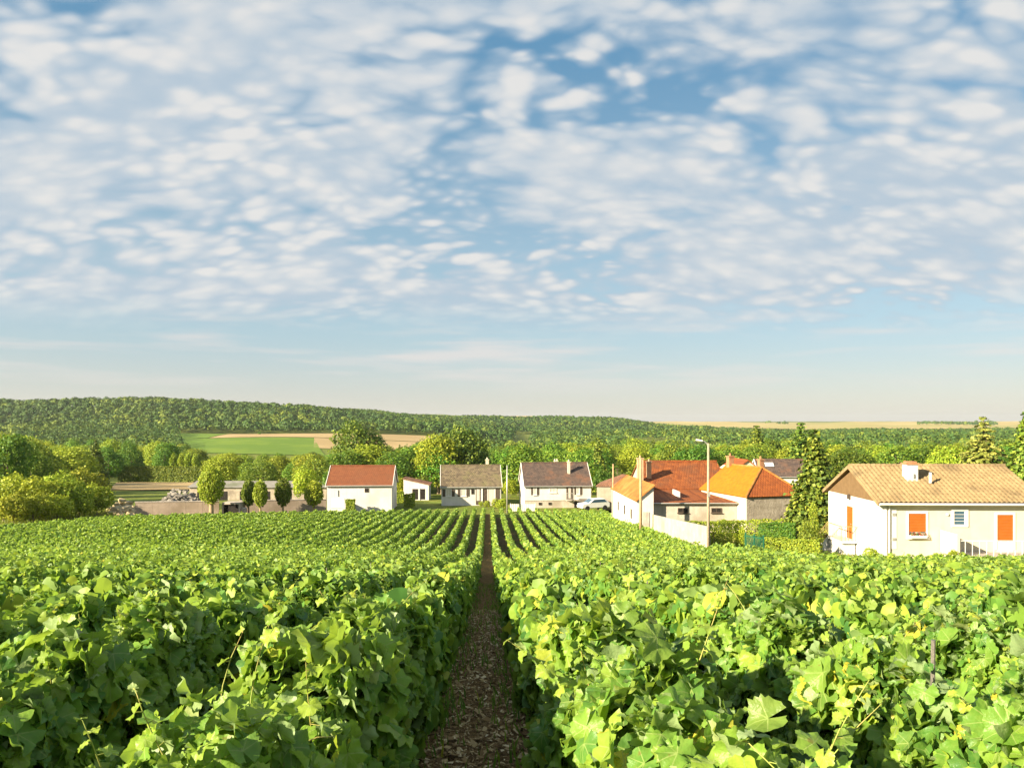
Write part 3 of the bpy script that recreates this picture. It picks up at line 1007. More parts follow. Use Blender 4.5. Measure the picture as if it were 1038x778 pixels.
def plant(proto, px, d, ytop, ratio, label, cat, group=None, rz=None, base=None, sink=0.0, height=None):
    """stand a tree with its crown top at photo height ytop; ratio widens it"""
    x, y_ = at(px, d)
    z0 = H(x, y_) - sink if base is None else base
    ht = zy(ytop, d) - z0 if height is None else height
    if rz is None:
        rz = random.uniform(0, 6.28)
    sc = (ht * ratio, ht * ratio, ht)
    if proto.name not in used:
        used.add(proto.name)
        o = proto
        o.location = (x, y_, z0); o.rotation_euler = (0, 0, rz); o.scale = sc
        tag(o, label, cat, group)
    else:
        o = copy_thing(proto, (x, y_, z0), rz, sc, label, group)
        o['category'] = cat
        if group is None and 'group' in o:
            del o['group']
    return o


BR = [make_broad('broadleaf_tree', 40 + i, tree_m, lobes=18 + 3 * i, sx=0.40 + 0.03 * (i % 3), z0=0.04 + 0.03 * (i % 2), lr=(0.10, 0.27), n=5600, leaf=0.029) for i in range(5)]
BY = [make_broad('yellow_green_tree', 60 + i, treey_m, lobes=18 + 4 * i, sx=0.42, z0=0.05, lr=(0.10, 0.27), n=5600, leaf=0.029) for i in range(3)]
bushy_m = leafmat('bush_leaves', [(0, (0.18, 0.25, 0.014)), (0.5, (0.31, 0.37, 0.022)), (1, (0.46, 0.47, 0.04))], trans=(0.36, 0.40, 0.04), tmix=0.3, obj_var=0.6, rough=0.6)
BU = [make_broad('bush', 70 + i, (bushy_m, tree_m, bushy_m)[i], lobes=14, n=2600, sx=0.55, z0=0.04, lr=(0.16, 0.30), leaf=0.05, trunk_r=0.015) for i in range(3)]
FIR = make_conifer('fir_tree', 80, fir_m, base_r=0.25)
CED = make_broad('great_tree', 83, greattree_m, lobes=30, n=7500, sx=0.46, z0=0.04, lr=(0.14, 0.24), leaf=0.03)
DARKFIR = make_conifer('dark_conifer', 82, fir_m, base_r=0.20, n_tier=20, ragged=0.5)
SPR = make_conifer('spruce_tree', 81, spruce_m, base_r=0.30, n_tier=17, leaf=0.034, droop=0.42, ragged=0.35, power=0.95)
POP = [make_broad('poplar_tree', 90 + i, treey_m, lobes=26, n=2200, sx=0.16, z0=0.04, lr=(0.05, 0.10), leaf=0.028) for i in range(2)]
BALL = make_broad('pollarded_tree', 95, treey_m, lobes=46, n=6500, sx=0.42, z0=0.24, lr=(0.10, 0.15), leaf=0.036, bark=palebark_m, trunk_r=0.075, shell=True)
POLL = [make_broad('pollarded_lime', 96 + i, (tree_m, treey_m)[i], lobes=26, n=3600, sx=0.38, z0=0.26, lr=(0.11, 0.16), leaf=0.05, bark=palebark_m, trunk_r=0.045, shell=True) for i in range(2)]
CYP = make_broad('cypress', 99, hedge_m, lobes=22, n=2600, sx=0.20, z0=0.03, lr=(0.07, 0.12), leaf=0.03)

# the single trees one can point to
plant(CED, 362, 150, 419, 0.92, 'tall olive green tree rising behind the red-roofed white house', 'tree')
plant(BY[2], 376, 142, 446, 1.25, 'broad dense tree behind the red roof, under the tall olive tree', 'tree')
plant(CED, 468, 138, 424, 1.0, 'big dark rounded tree rising behind the house with the mossy grey roof', 'tree')
plant(BY[0], 444, 134, 436, 1.0, 'bright yellow-green tree against the left side of the big dark rounded tree', 'tree')
plant(SPR, 997, 102, 421, 1.35, 'pale tiered spruce behind the right end of the sand-tiled house', 'tree')
plant(FIR, 1042, 96, 415, 1.0, 'dark conifer cut off by the right edge behind the sand-tiled house', 'tree')
plant(FIR, 826, 64, 433, 1.05, 'dense green conifer standing between the orange roof and the sand-tiled house', 'tree')
plant(DARKFIR, 812, 130, 427, 1.3, 'brownish dark conifer behind the grey roofed house at right', 'tree')
plant(DARKFIR, 767, 190, 430, 1.2, 'dark pointed conifer above the orange roof', 'tree')
plant(BY[1], 962, 110, 447, 0.95, 'bright round tree left of the pale spruce', 'tree')
plant(BALL, 214, 88, 470.5, 0.58, 'round pollarded tree with stout pale trunk at the end of the low wall', 'tree')
plant(POLL[0], 252, 92, 485, 0.52, 'small dark pollarded lime nearest the round pollarded tree', 'tree')
plant(POLL[1], 264, 89, 485, 0.50, 'small bright pollarded lime touching the dark one', 'tree')
plant(POLL[0], 287, 91, 483, 0.58, 'dark pollarded lime standing alone before the grey shed', 'tree')
plant(POLL[1], 318, 93, 486, 0.72, 'bright pollarded lime beside the red-roofed white house', 'tree')
plant(BR[0], 8, 108, 431, 0.85, 'tall dark tree at the left edge above the bushes', 'tree')
plant(BR[2], 30, 118, 440, 0.8, 'dark tree just right of the tallest tree at the left edge', 'tree')
plant(CYP, 824, 57, 505, 0.6, 'narrow bright cypress at the back corner of the sand-tiled house', 'shrub')
plant(BU[1], 821, 53, 522, 0.62, 'round clipped green shrub beside the gable of the sand-tiled house', 'shrub')

g = 'poplars in a row beyond the stone heap'
for i, px in enumerate((176, 183, 190, 197)):
    plant(POP[i % 2], px, 205, 455 + (i % 2) * 2, 1.0, 'slender yellow poplar in the short row above the stubble field', 'tree', g)
g = 'bushes on the bank left of the track'
for px, d, yt, ra in ((4, 82, 478, 0.8), (22, 86, 473, 0.8), (40, 84, 470, 0.85), (56, 92, 464, 0.8), (70, 86, 472, 0.85), (86, 95, 466, 0.75), (98, 90, 476, 0.8), (14, 78, 494, 0.9), (34, 80, 492, 0.95), (58, 82, 490, 0.9),
                      (80, 86, 490, 0.85), (-20, 84, 478, 0.8), (-45, 84, 475, 0.8)):
    plant(BU[random.choice((0, 0, 2, 1))], px, d, yt + 7 + random.uniform(-4, 4), ra * 1.15, 'bushy yellow-green shrub on the bank left of the chalk track', 'bush', g)
g = 'bushes around the houses'
for px, d, yt, ra in ((402, 120, 480, 0.9), (425, 126, 478, 0.9), (517, 122, 484, 0.8), (612, 125, 470, 0.7), (525, 128, 474, 0.7), (340, 120, 470, 0.7), (310, 112, 470, 0.7), (600, 130, 473, 0.7), (760, 118, 470, 0.6), (745, 120, 472, 0.6), (715, 104, 466, 0.7), (690, 108, 462, 0.7), (670, 110, 464, 0.7), (650, 116, 462, 0.7)):
    plant(BU[random.randint(0, 2)], px, d, yt, ra * 1.2, 'leafy bush crowding the back of the village houses', 'bush', g)
g = 'small bushes before the mossy roofed house'
for px, d, yt in ((494, 104, 506), (503, 103, 504), (509, 101, 503.5), (488, 106, 507)):
    plant(BU[0], px, d, yt, 0.9, 'small clipped bush before the glazed door of the mossy-roofed house', 'bush', g)
plant(BU[0], 884, 40, 553, 0.9, 'yellow-green bush under the front wall of the sand-tiled house', 'bush')
plant(BU[2], 968, 41.5, 556, 0.9, 'low reddish-yellow bush below the small blue window', 'bush')
plant(BU[2], 752, 57, 533, 0.55, 'small golden bush at the end of the green fence', 'bush')

# the wood on the valley floor behind the houses: every tree its own
lim_px = [-120, 0, 40, 60, 120, 190, 205, 330, 345, 400, 440, 500, 560, 620, 665, 700, 740, 780, 860, 900, 1040, 1200]
lim_y = [430, 432, 438, 441, 440, 446, 456, 457, 447, 449, 441, 446, 444, 437, 441, 446, 440, 438, 443, 445, 442, 436]
cnt = {'b': 0, 'y': 0, 'd': 0}
GV = {'b': ('green broadleaf tree in the wood on the valley floor behind the village', 'broadleaf trees of the valley wood'),
      'y': ('yellow-green tree glowing in the valley wood behind the village', 'yellow-green trees of the valley wood'),
      'd': ('dark conifer mixed into the valley wood behind the village', 'dark conifers of the valley wood')}
rv = np.random.default_rng(77)
spots = []
for i in range(4000):
    d = 128 + 330 * rv.random() ** 1.35
    px = rv.uniform(-100, 1140)
    if px > 640 and d < 150 and px < 860: continue
    if 110 < px < 215 and 125 < d < 212: continue
    if 80 < px < 160 and d < 140: continue
    x, y_ = at(px, d)
    if any((x - a) ** 2 + (y_ - b) ** 2 < (6.2 + d * 0.008) ** 2 for a, b in spots): continue
    lim = float(np.interp(px, lim_px, lim_y)) + rv.uniform(0, 11)
    z0 = H(x, y_)
    ht = min(zy(lim, d) - z0, rv.uniform(10, 17))
    if ht < 5: continue
    spots.append((x, y_))
    k = rv.random()
    if k < 0.55: pr, kk = BR[rv.integers(0, 5)], 'b'
    elif k < 0.93: pr, kk = BY[rv.integers(0, 3)], 'y'
    else: pr, kk = DARKFIR, 'd'
    ra = min(1.35, max(0.85, 10.5 / ht)) * rv.uniform(0.95, 1.2) * (0.9 if kk == 'd' else 1)
    plant(pr, px, d, 0, ra, GV[kk][0], 'tree', GV[kk][1], rz=rv.uniform(0, 6.28), height=ht)
    cnt[kk] += 1
    if max(cnt.values()) >= 298: break

# far woods that read as one mass


def forest(name, label, pts, hts, seed, per=34, leaf=1.5, mat=wood_m, wide=0.42):
    r = np.random.default_rng(seed)
    n = len(pts)
    d = norm(r.normal(0, 1, (n * per, 3)))
    d[:, 2] = np.abs(d[:, 2]) * 1.0 - 0.25
    idx = np.repeat(np.arange(n), per)
    ht = hts[idx]
    rad = ht * wide * r.uniform(0.75, 1.15, n)[idx]
    p = np.stack([pts[idx, 0] + d[:, 0] * rad, pts[idx, 1] + d[:, 1] * rad, pts[idx, 2] + ht * 0.55 + d[:, 2] * ht * 0.45], 1)
    nr = d + r.normal(0, 0.22, d.shape) + np.array([0, 0, 0.1])
    sz = leaf * r.uniform(0.6, 1.3, len(p)) * (ht / 11)
    gx_ = np.sin(pts[:, 0] / 47 + 1.3 * np.sin(pts[:, 1] / 61)) * np.sin(pts[:, 1] / 53 + pts[:, 0] / 91)
    tone = np.clip(r.random(n) ** 2.4 * (0.75 + 0.9 * gx_), 0, 1)[idx]
    v, l, z, u, y = place(T3, p, nr, r.normal(0, 1, (len(p), 3)), sz, r, tone)
    o = bpy.data.objects.new(name, np_mesh(name, v, l, z, mat, young=y))
    link(o)
    return tag(o, label, 'woodland', kind='stuff')


def scatter(x0, x1, y0, y1, sp, seed, keep):
    r = np.random.default_rng(seed)
    gx, gy = np.meshgrid(np.arange(x0, x1, sp), np.arange(y0, y1, sp))
    x = gx.ravel() + r.uniform(-.45, .45, gx.size) * sp
    y = gy.ravel() + r.uniform(-.45, .45, gx.size) * sp
    px = CX + F * x / y
    k = keep(x, y, px)
    x, y = x[k], y[k]
    return np.stack([x, y, h(x, y)], 1), r


pts, r = scatter(-1150, 20, 742, 1110, 8.6, 1, lambda x, y, px: (px > -150) & (px < 520))
forest('hillside_wood', 'dark green wood covering the long hill on the left', pts, r.uniform(7.5, 15, len(pts)), 2, per=54, leaf=1.9)
pts, r = scatter(-700, 700, 1120, 1640, 11.5, 3, lambda x, y, px: (px > 330) & (px < 720))
forest('rounded_hill_wood', 'hazy green wood on the rounded hill in the middle distance', pts, r.uniform(9, 13, len(pts)), 4, per=26, leaf=3.0)
pts, r = scatter(20, 1400, 470, 1500, 12.5, 5, lambda x, y, px: (px > 540) & (px < 1180) & ~((px > 632) & (px < 668) & (y > 500) & (y < 700)))
forest('plain_wood', 'flat belt of woodland spreading over the plain on the right', pts, r.uniform(7, 11, len(pts)), 6, per=22, leaf=2.4)
pts, r = scatter(-420, 40, 440, 500, 9.5, 7, lambda x, y, px: (px > -140) & (px < 560) & ((px < 170) | (px > 425)))
forest('valley_wood', 'belt of trees on the valley floor before the left hill', pts, r.uniform(9, 13, len(pts)), 8, per=60, leaf=1.5)
pts, r = scatter(-620, -150, 500, 745, 9.5, 9, lambda x, y, px: (px > -140) & (px < 186 - (y - 500) * 0.05))
forest('lower_hill_wood', 'wood spilling down from the left hill to the bushes', pts, r.uniform(8, 12, len(pts)), 10, per=54, leaf=1.5)
pts, r = scatter(900, 2600, 2350, 2700, 30, 13, lambda x, y, px: ((px > 740) & (px < 800)) | ((px > 930) & (px < 1010)))
forest('far_copse', 'dark thin copses on the pale far fields at right', pts, r.uniform(10, 15, len(pts)), 14, per=20, leaf=4.0)
for px, d, yt, ra in ((263, 700, 437, 1.6), (322, 655, 443, 2.2), (332, 655, 443.5, 2.4)):
    plant(BU[1], px, d, yt, ra * 0.7, 'lone dark bush standing in the tan field below the left hill', 'bush', 'lone bushes in the tan field')

# ------------------------------------------------------------------ houses


def window(parent, x, z, w, hh, y=0.0, frame=white_paint, pane=glass_m, ft=0.09, cross=True, shutters=None, sill=True, face='front', label=None):
    """a window on the front wall (local y = 0 plane, facing -y); the frame is the part, the pane its child"""
    m = MB()
    m.box(x, x + ft, y - 0.06, y + 0.02, z, z + hh)
    m.box(x + w - ft, x + w, y - 0.06, y + 0.02, z, z + hh)
    m.box(x + ft, x + w - ft, y - 0.058, y + 0.02, z + hh - ft, z + hh)
    m.box(x + ft, x + w - ft, y - 0.058, y + 0.02, z, z + ft)
    if cross:
        m.box(x + w / 2 - 0.025, x + w / 2 + 0.025, y - 0.045, y + 0.02, z + ft, z + hh - ft)
    o = m.build('window', frame, parent)
    if label: o['label'] = label
    MB().box(x + ft, x + w - ft, y - 0.025, y + 0.01, z + ft, z + hh - ft).build('pane', pane, o)
    if sill:
        MB().box(x - 0.06, x + w + 0.06, y - 0.13, y + 0.02, z - 0.075, z - 0.003).build('sill', frame, o)
    if shutters:
        sw = w * 0.5
        for sx in (x - sw - 0.03, x + w + 0.03):
            s = MB().box(sx, sx + sw, y - 0.055, y + 0.0, z, z + hh)
            for k in range(3):
                zz0 = z + hh * (0.12 + 0.3 * k)
                s.box(sx + 0.05, sx + sw - 0.05, y - 0.07, y - 0.05, zz0, zz0 + hh * 0.05)
            s.build('shutter', shutters, o)
    return o


def gable_house(name, label, loc, rz, L, Wd, eave, ridge, wall, roof, over=0.25, end=0.12, th=0.16, rake=None, ridge_cap=None, cat='house'):
    root = thing(name, label, cat, loc, rz)
    MB().prism_x([(0, -0.5), (Wd, -0.5), (Wd, eave), (Wd / 2, ridge - th * 1.15), (0, eave)], 0, L).build('wall', wall, root)
    sl = (ridge - eave) / (Wd / 2)
    e0 = eave - sl * over + 0.03
    r = MB()
    r.slab([(-end, -over, e0 + th * .6), (L + end, -over, e0 + th * .6), (L + end, Wd / 2 + 0.004, ridge + th * .6), (-end, Wd / 2 + 0.004, ridge + th * .6)], th)
    r.slab([(-end, Wd / 2 - 0.004, ridge + th * .6), (L + end, Wd / 2 - 0.004, ridge + th * .6), (L + end, Wd + over, e0 + th * .6), (-end, Wd + over, e0 + th * .6)], th)
    ro = r.build('roof', roof, root)
    MB().tube([(-end - .02, Wd / 2, ridge + th * .62), (L + end + .02, Wd / 2, ridge + th * .62)], [0.10, 0.10], 8).build('ridge_tiles', ridge_cap or roof, ro)
    MB().tube([(-end, -over - 0.05, e0 + th * .3), (L + end, -over - 0.05, e0 + th * .3)], [0.06, 0.06], 8).build('gutter', steel_m, ro)
    if rake:
        for xx in (-end - 0.07, L + end + 0.005):
            m = MB()
            for yy0, yy1 in ((-over, Wd / 2), (Wd + over, Wd / 2)):
                a0, a1 = e0 + th * .6, ridge + th * .6
                m.hexa([(xx, yy0, a0 - th - .04), (xx + .065, yy0, a0 - th - .04), (xx + .065, yy1, a1 - th - .04), (xx, yy1, a1 - th - .04)],
                       [(xx, yy0, a0 + .07), (xx + .065, yy0, a0 + .07), (xx + .065, yy1, a1 + .07), (xx, yy1, a1 + .07)])
            m.build('rake_trim', rake, ro)
    return root, ro


def chimney(parent, x, y, z0, z1, w=0.5, dpt=0.5, mat=brickc_m, pots=1):
    c = MB().box(x - w / 2, x + w / 2, y - dpt / 2, y + dpt / 2, z0, z1)
    c.box(x - w / 2 - .06, x + w / 2 + .06, y - dpt / 2 - .06, y + dpt / 2 + .06, z1 + .002, z1 + .12)
    for i in range(pots):
        xx = x + (i - (pots - 1) / 2) * 0.35
        c.tube([(xx, y, z1 + .1), (xx, y, z1 + .38)], [0.11, 0.09], 8)
    return c.build('chimney', mat, parent)


def base_at(px, d, py):
    x, y_ = at(px, d)
    return (x, y_, zy(py, d))


# --- white house with the red roof
gx, gy, gz = base_at(331.5, 100, 514.5)
redh, rr = gable_house('red_roofed_house', 'plain white house with a red tiled roof and one tiny window', (gx, gy, gz), math.radians(3), 8.35, 6.8, zy(491.5, 100) - gz, zy(472.5, 103.4) - gz, white_m, red_tiles, rake=white_paint)
window(redh, 4.85, 2.0, 0.52, 0.52, frame=dark_shut, pane=dark_in, ft=0.06, cross=False, sill=False)
gd = MB()
for i in range(7):
    gd.box(0.55, 2.25, -0.05, 0.0, -0.02 + i * 0.185, 0.16 + i * 0.185)
gd.build('garage_door', white_paint, redh)
MB().tube([(1.4, -0.06, 1.5), (1.4, -0.06, 2.3)], [0.05, 0.05], 8).build('drain_pipe', steel_m, redh)
MB().box(2.55, 2.75, -2.2, -0.003, -0.4, 0.9).build('ramp_wall', white_m, redh)
# --- hedges as leafy boxes


def hedge(name, label, corners, hts, mat, n, leaf, cat='hedge', seed=0, group=None, wid_=0.9):
    """a clipped hedge along a polyline [(x, y)...] with height per point"""
    r = np.random.default_rng(seed)
    c = np.array(corners, float)
    seg = np.linalg.norm(np.diff(c, axis=0), axis=1)
    tot = np.concatenate([[0], np.cumsum(seg)])
    s = r.uniform(-0.02, 1.02, n) * tot[-1]
    x, y_ = np.interp(s, tot, c[:, 0]), np.interp(s, tot, c[:, 1])
    hh = np.interp(s, tot, hts)
    i = np.clip(np.searchsorted(tot, s) - 1, 0, len(seg) - 1)
    t = np.diff(c, axis=0) / seg[:, None]
    nv_ = np.stack([t[i, 1], -t[i, 0]], 1)
    w = wid_ / 2
    pick = r.random(n)
    ptop = w * 2 / (w * 2 + 2 * hh)
    tp = pick < ptop
    sg = np.where(r.random(n) < 0.5, -1, 1)
    across = np.where(tp, r.uniform(-w, w, n), sg * (w - np.abs(r.normal(0, .06, n)) + 0.05 * np.sin(s * 3 + hh)))
    zc = np.where(tp, hh - np.abs(r.normal(0, .05, n)) + 0.07 * np.sin(s * 2.1) + 0.05 * np.sin(s * 5.3 + 1), r.random(n) * hh)
    X, Y = x + nv_[:, 0] * across, y_ + nv_[:, 1] * across
    base = h(X, Y)
    pos = np.stack([X, Y, base + zc], 1)
    out = np.stack([nv_[:, 0] * sg, nv_[:, 1] * sg, 0 * sg], 1)
    nr = np.where(tp[:, None], np.array([0, 0, 1.0]), out + np.array([0, 0, .25])) + r.normal(0, .45, (n, 3))
    o0 = np.array([c[0, 0], c[0, 1], float(h(c[0, 0], c[0, 1]))])
    me = cards('foliage', pos - o0, nr, leaf * r.uniform(.6, 1.4, n), r, mat)
    root = thing(name, label, cat, tuple(o0), 0, group)
    link(bpy.data.objects.new('foliage', me), root)
    t_ = MB()
    for q in np.linspace(0.05, 0.95, max(2, int(tot[-1] / 1.2))):
        qx, qy = np.interp(q * tot[-1], tot, c[:, 0]), np.interp(q * tot[-1], tot, c[:, 1])
        z_ = H(qx, qy)
        t_.tube([(qx - o0[0], qy - o0[1], z_ - o0[2] - .05), (qx - o0[0] + .03, qy - o0[1], z_ - o0[2] + float(np.interp(q * tot[-1], tot, hts)) * .7)], [.035, .015], 6)
    t_.build('stems', bark_m, root)
    return root


hedge('hedge', 'clipped hedge block against the front of the red-roofed white house', [at(351, 98.4), at(359.5, 98.4)], [1.75, 1.75], hedge_m, 2200, 0.13, seed=1, wid_=0.8)
hedge('hedge', 'low hedge between the red-roofed house and the small shed', [at(398, 112), at(409, 112)], [1.6, 1.6], hedge_m, 1800, 0.16, seed=2)
hedge('hedge', 'clipped green hedge before the open front of the small white shed', [at(410, 106), at(420, 106)], [1.7, 1.9], hedge_m, 1800, 0.15, seed=3)

hedge('hedge', 'dark hedge line along the far side of the stubble field', [at(122, 204), at(206, 204)], [4.2, 4.2], tree_m, 9000, .34, seed=21, wid_=2.4)
# --- small white shed with a sloping roof
sx_, sy_, sz_ = base_at(409, 118, 506)
shed = thing('shed', 'small white shed with one sloping roof and a dark open front', 'shed', (sx_, sy_, sz_), math.radians(2))
zl, zr = zy(485.5, 118) - sz_, zy(491.5, 118) - sz_
sw = (434.5 - 409) / F * 118
MB().prism_y([(0, -.4), (sw, -.4), (sw, zr), (0, zl)], 0, 4.5).build('wall', white_m, shed)
MB().slab([(-.12, -.15, zl + .13), (sw + .25, -.15, zr + .08), (sw + .25, 4.6, zr + .08), (-.12, 4.6, zl + .13)], .10).build('roof', brown_tiles, shed)
for a, b in ((1.35, 2.25), (2.55, 3.3)):
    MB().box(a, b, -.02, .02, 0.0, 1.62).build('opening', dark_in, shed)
MB().box(2.28, 2.52, -.08, .0, -.3, 1.7).build('pillar', white_m, shed)

# --- house with the mossy grey roof
bx, by, bz = base_at(447.5, 108, 511.5)
LB = (508 - 447.5) / F * 108
mos, mr = gable_house('mossy_roofed_house', 'low white house with a mossy dark grey roof and dark shutters', (bx, by, bz), math.radians(5), LB, 7.4, zy(493, 108) - bz, zy(472, 111.6) - bz, white_m, slate_m, rake=white_paint)
s = F / 108


def lx(px, d, x0, c=1.0):
    return ((px - CX) / F * d - x0) / c


wz, wh = zy(503, 108) - bz, (503 - 495.5) / s
for a, b in ((448.2, 461.2), (463.6, 476)):
    x0_, x1_ = lx(a, 108, bx), lx(b, 108, bx)
    ww = (x1_ - x0_) * 0.46
    window(mos, (x0_ + x1_) / 2 - ww / 2, wz, ww, wh, shutters=dark_shut, pane=curtain_m)
window(mos, lx(477.6, 108, bx), wz + .3, 0.42, wh - .3, frame=dark_shut, pane=dark_in, ft=.05, cross=False, sill=False)
dm = MB().box(lx(482.3, 108, bx), lx(487, 108, bx), -.05, 0, 0, zy(494.8, 108) - bz)
dd = dm.build('door', dark_shut, mos)
MB().box(lx(483.1, 108, bx), lx(486.2, 108, bx), -.07, -.04, .55, zy(495.6, 108) - bz).build('pane', curtain_m, dd)
MB().tube([(lx(486.5, 108, bx), -.1, 1.0), (lx(486.5, 108, bx), -.05, 1.0)], [.03, .03], 6).build('handle', steel_m, dd)
x0_ = lx(490, 108, bx)
window(mos, x0_ + .55, .05, 1.15, zy(495.2, 108) - bz - .05, shutters=dark_shut, pane=curtain_m, sill=False)
MB().box(lx(488, 108, bx), lx(489.3, 108, bx), -.14, 0, -.3, zy(494, 108) - bz).build('pillar', white_paint, mos)
chimney(mr, lx(498, 112, bx) - .2, 4.7, zy(478, 112) - bz, zy(466.5, 112) - bz, .42, .42, cream_m)

# --- white house with the dark roof, on a basement
cx_, cy_, cz_ = base_at(532, 105, 514.5)
LC = (600 - 532) / F * 105
drk, dr = gable_house('dark_roofed_house', 'tall white house with a dark brown roof and a cream chimney', (cx_, cy_, cz_), math.radians(5), LC, 7.6, zy(492, 105) - cz_, zy(469.5, 108.8) - cz_, white_m, dark_tiles, rake=white_paint)
MB().box(-.03, LC + .03, -.06, 0.0, -.5, zy(507.6, 105) - cz_).build('basement', barnw_m, drk)
MB().box(-.03, LC + .03, -.11, 0.0, zy(507.4, 105) - cz_, zy(506.6, 105) - cz_).build('plinth_course', concrete_m, drk)
wz, wh = zy(501.5, 105) - cz_, (501.5 - 493.8) / F * 105
for a in (542.3, 586.6):
    window(drk, lx(a, 105, cx_) - .25, wz, .5, wh, shutters=dark_shut, pane=curtain_m, cross=True)
window(drk, lx(557, 105, cx_), wz + .3, 1.0, wh - .42, pane=curtain_m)
dd = MB().box(lx(574.5, 105, cx_), lx(581, 105, cx_), -.05, 0, zy(506.5, 105) - cz_, zy(493.8, 105) - cz_).build('door', dark_shut, drk)
MB().box(lx(576.5, 105, cx_), lx(579, 105, cx_), -.07, -.04, zy(505, 105) - cz_, zy(494.6, 105) - cz_).build('pane', curtain_m, dd)
bal = MB().box(lx(573.5, 105, cx_), lx(582, 105, cx_), -1.0, -.07, zy(507, 105) - cz_, zy(506.2, 105) - cz_)
bo = bal.build('balcony', concrete_m, drk)
m = MB()
xa, xb = lx(573.5, 105, cx_), lx(582, 105, cx_)
zb = zy(506.2, 105) - cz_
for i in range(9):
    xx = xa + (xb - xa) * i / 8
    m.box(xx - .015, xx + .015, -1.0, -.97, zb, zb + .92)
m.box(xa, xb, -1.01, -.96, zb + .92, zb + .97)
m.build('railing', steel_m, bo)
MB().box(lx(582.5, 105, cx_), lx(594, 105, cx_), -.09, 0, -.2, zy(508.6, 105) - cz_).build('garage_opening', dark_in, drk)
for a in (546, 556):
    window(drk, lx(a, 105, cx_), .38, .4, .34, y=-.07, frame=dark_shut, pane=dark_in, ft=.05, cross=False, sill=False)
chimney(dr, lx(578.5, 106.5, cx_), 2.0, zy(484, 107) - cz_, zy(468.5, 107) - cz_, .34, .38, cream_m)
chimney(dr, lx(566.5, 110, cx_), 4.6, zy(474, 110) - cz_, zy(467.5, 110) - cz_, .45, .4, cream_m, pots=2)

# white slatted fence and parked car before it
fx, fy = at(517, 100)
fen = thing('fence', 'low white slatted fence before the dark-roofed house', 'fence', (fx, fy, H(fx, fy)), math.radians(2))
for i in range(13):
    MB().box(i * .22, i * .22 + .17, 0, .03, .08, 1.0).build('slat', white_paint, fen) if False else None
pm = MB()
for i in range(14):
    pm.box(i * .24, i * .24 + .19, 0, .025, .1, 1.05)
pm.box(0, 3.35, .027, .06, .25, .33).box(0, 3.35, .027, .06, .78, .86)
pm.build('panel', white_paint, fen)
for i in range(3):
    MB().box(i * 1.62, i * 1.62 + .09, .062, .15, -.1, 1.12).build('post', white_paint, fen)


def car(label, loc, rz):
    root = thing('parked_car', label, 'car', loc, rz)
    prof = [(-1.95, .30), (1.95, .30), (2.0, .62), (1.85, .86), (1.0, .96), (.35, 1.42), (-1.25, 1.46), (-1.85, 1.0), (-2.0, .85)]
    MB().prism_y(prof, -.80, .80).build('body', car_paint, root, bevel=.07)
    g_ = MB()
    for yy in (-.807, .80):
        g_.prism_y([(.78, .98), (.30, 1.36), (-1.15, 1.39), (-1.55, 1.02)], yy, yy + .007)
    g_.build('side_windows', glass_m, root)
    MB().hexa([(1.03, -.66, .99), (1.03, .66, .99), (1.0, .66, .975), (1.0, -.66, .975)], [(.42, -.6, 1.405), (.42, .6, 1.405), (.39, .6, 1.39), (.39, -.6, 1.39)]).build('windscreen', glass_m, root)
    for wx in (1.25, -1.25):
        for wy in (-.80, .62):
            w_ = MB().tube([(wx, wy - .02, .31), (wx, wy + .19, .31)], [.31, .31], 16).build('wheel', rubber_m, root, smooth=False)
            MB().tube([(wx, wy - .035, .31), (wx, wy - .015, .31)], [.19, .19], 12).build('rim', steel_m, w_)
    for wy in (-.6, .6):
        MB().box(1.93, 2.0, wy - .16, wy + .16, .62, .76).build('headlight', glass_m, root)
    return root


px_, py_ = at(601.5, 98.5)
car('white car parked at the right corner of the dark-roofed house', (px_, py_, zy(516.3, 98.5)), math.radians(-158))

# --- pinkish outbuilding with a brown hipped roof
ox_, oy_, oz_ = base_at(605, 100, 513)
pk = thing('outbuilding', 'pinkish outbuilding with a brown hipped roof beside the barn', 'outbuilding', (ox_, oy_, oz_), math.radians(-12))
ez = zy(492.5, 100) - oz_
az_ = zy(479, 105) - oz_
MB().box(0, 6.4, 0, 7, -.4, ez).build('wall', pinkw_m, pk)
r_ = MB()
A_, B_, C_, D_ = (-.2, -.2, ez), (6.6, -.2, ez), (6.6, 7.2, ez), (-.2, 7.2, ez)
R1, R2 = (3.2, 3.1, az_), (3.2, 4.1, az_)
r_.add([A_, B_, C_, D_, R1, R2], [(0, 1, 4), (1, 2, 5, 4), (2, 3, 5), (3, 0, 4, 5), (3, 2, 1, 0)])
r_.build('roof', brown_tiles, pk)
MB().box(3.3, 4.1, -.03, .0, -.2, 1.6).build('door', dark_shut, pk)

# --- the old barn: big roof, lean-to, white wing
zb0 = -10.2
barn = thing('barn', 'long old barn with a weathered red tiled roof and low lean-to', 'barn', (13.0, 71.5, zb0), 0)
ZR, ZE, ZL = zy(467.5, 85) - zb0, zy(494.0, 79.5) - zb0, zy(508.5, 71.5) - zb0
XM0, XM1 = 1.0, 9.6
MB().prism_x([(8.0, -.5), (19, -.5), (19, ZE - .1), (13.5, ZR - .2), (8.0, ZE - .1)], XM0, XM1).build('wall', barnw_m, barn)
MB().prism_x([(0, -.5), (7.99, -.5), (7.99, ZE - .3), (0, ZL - .15)], 0, 8.6).build('lean_to_wall', barnw_m, barn)
m = MB()
m.slab([(XM0 - .15, 7.7, ZE - .08), (XM1, 7.7, ZE - .08), (XM1, 13.52, ZR), (XM0 - .15, 13.52, ZR)], .15)
m.slab([(XM0 - .15, 13.48, ZR), (XM1, 13.48, ZR), (XM1, 19.3, ZE - .08), (XM0 - .15, 19.3, ZE - .08)], .15)
br = m.build('roof', barn_tiles, barn)
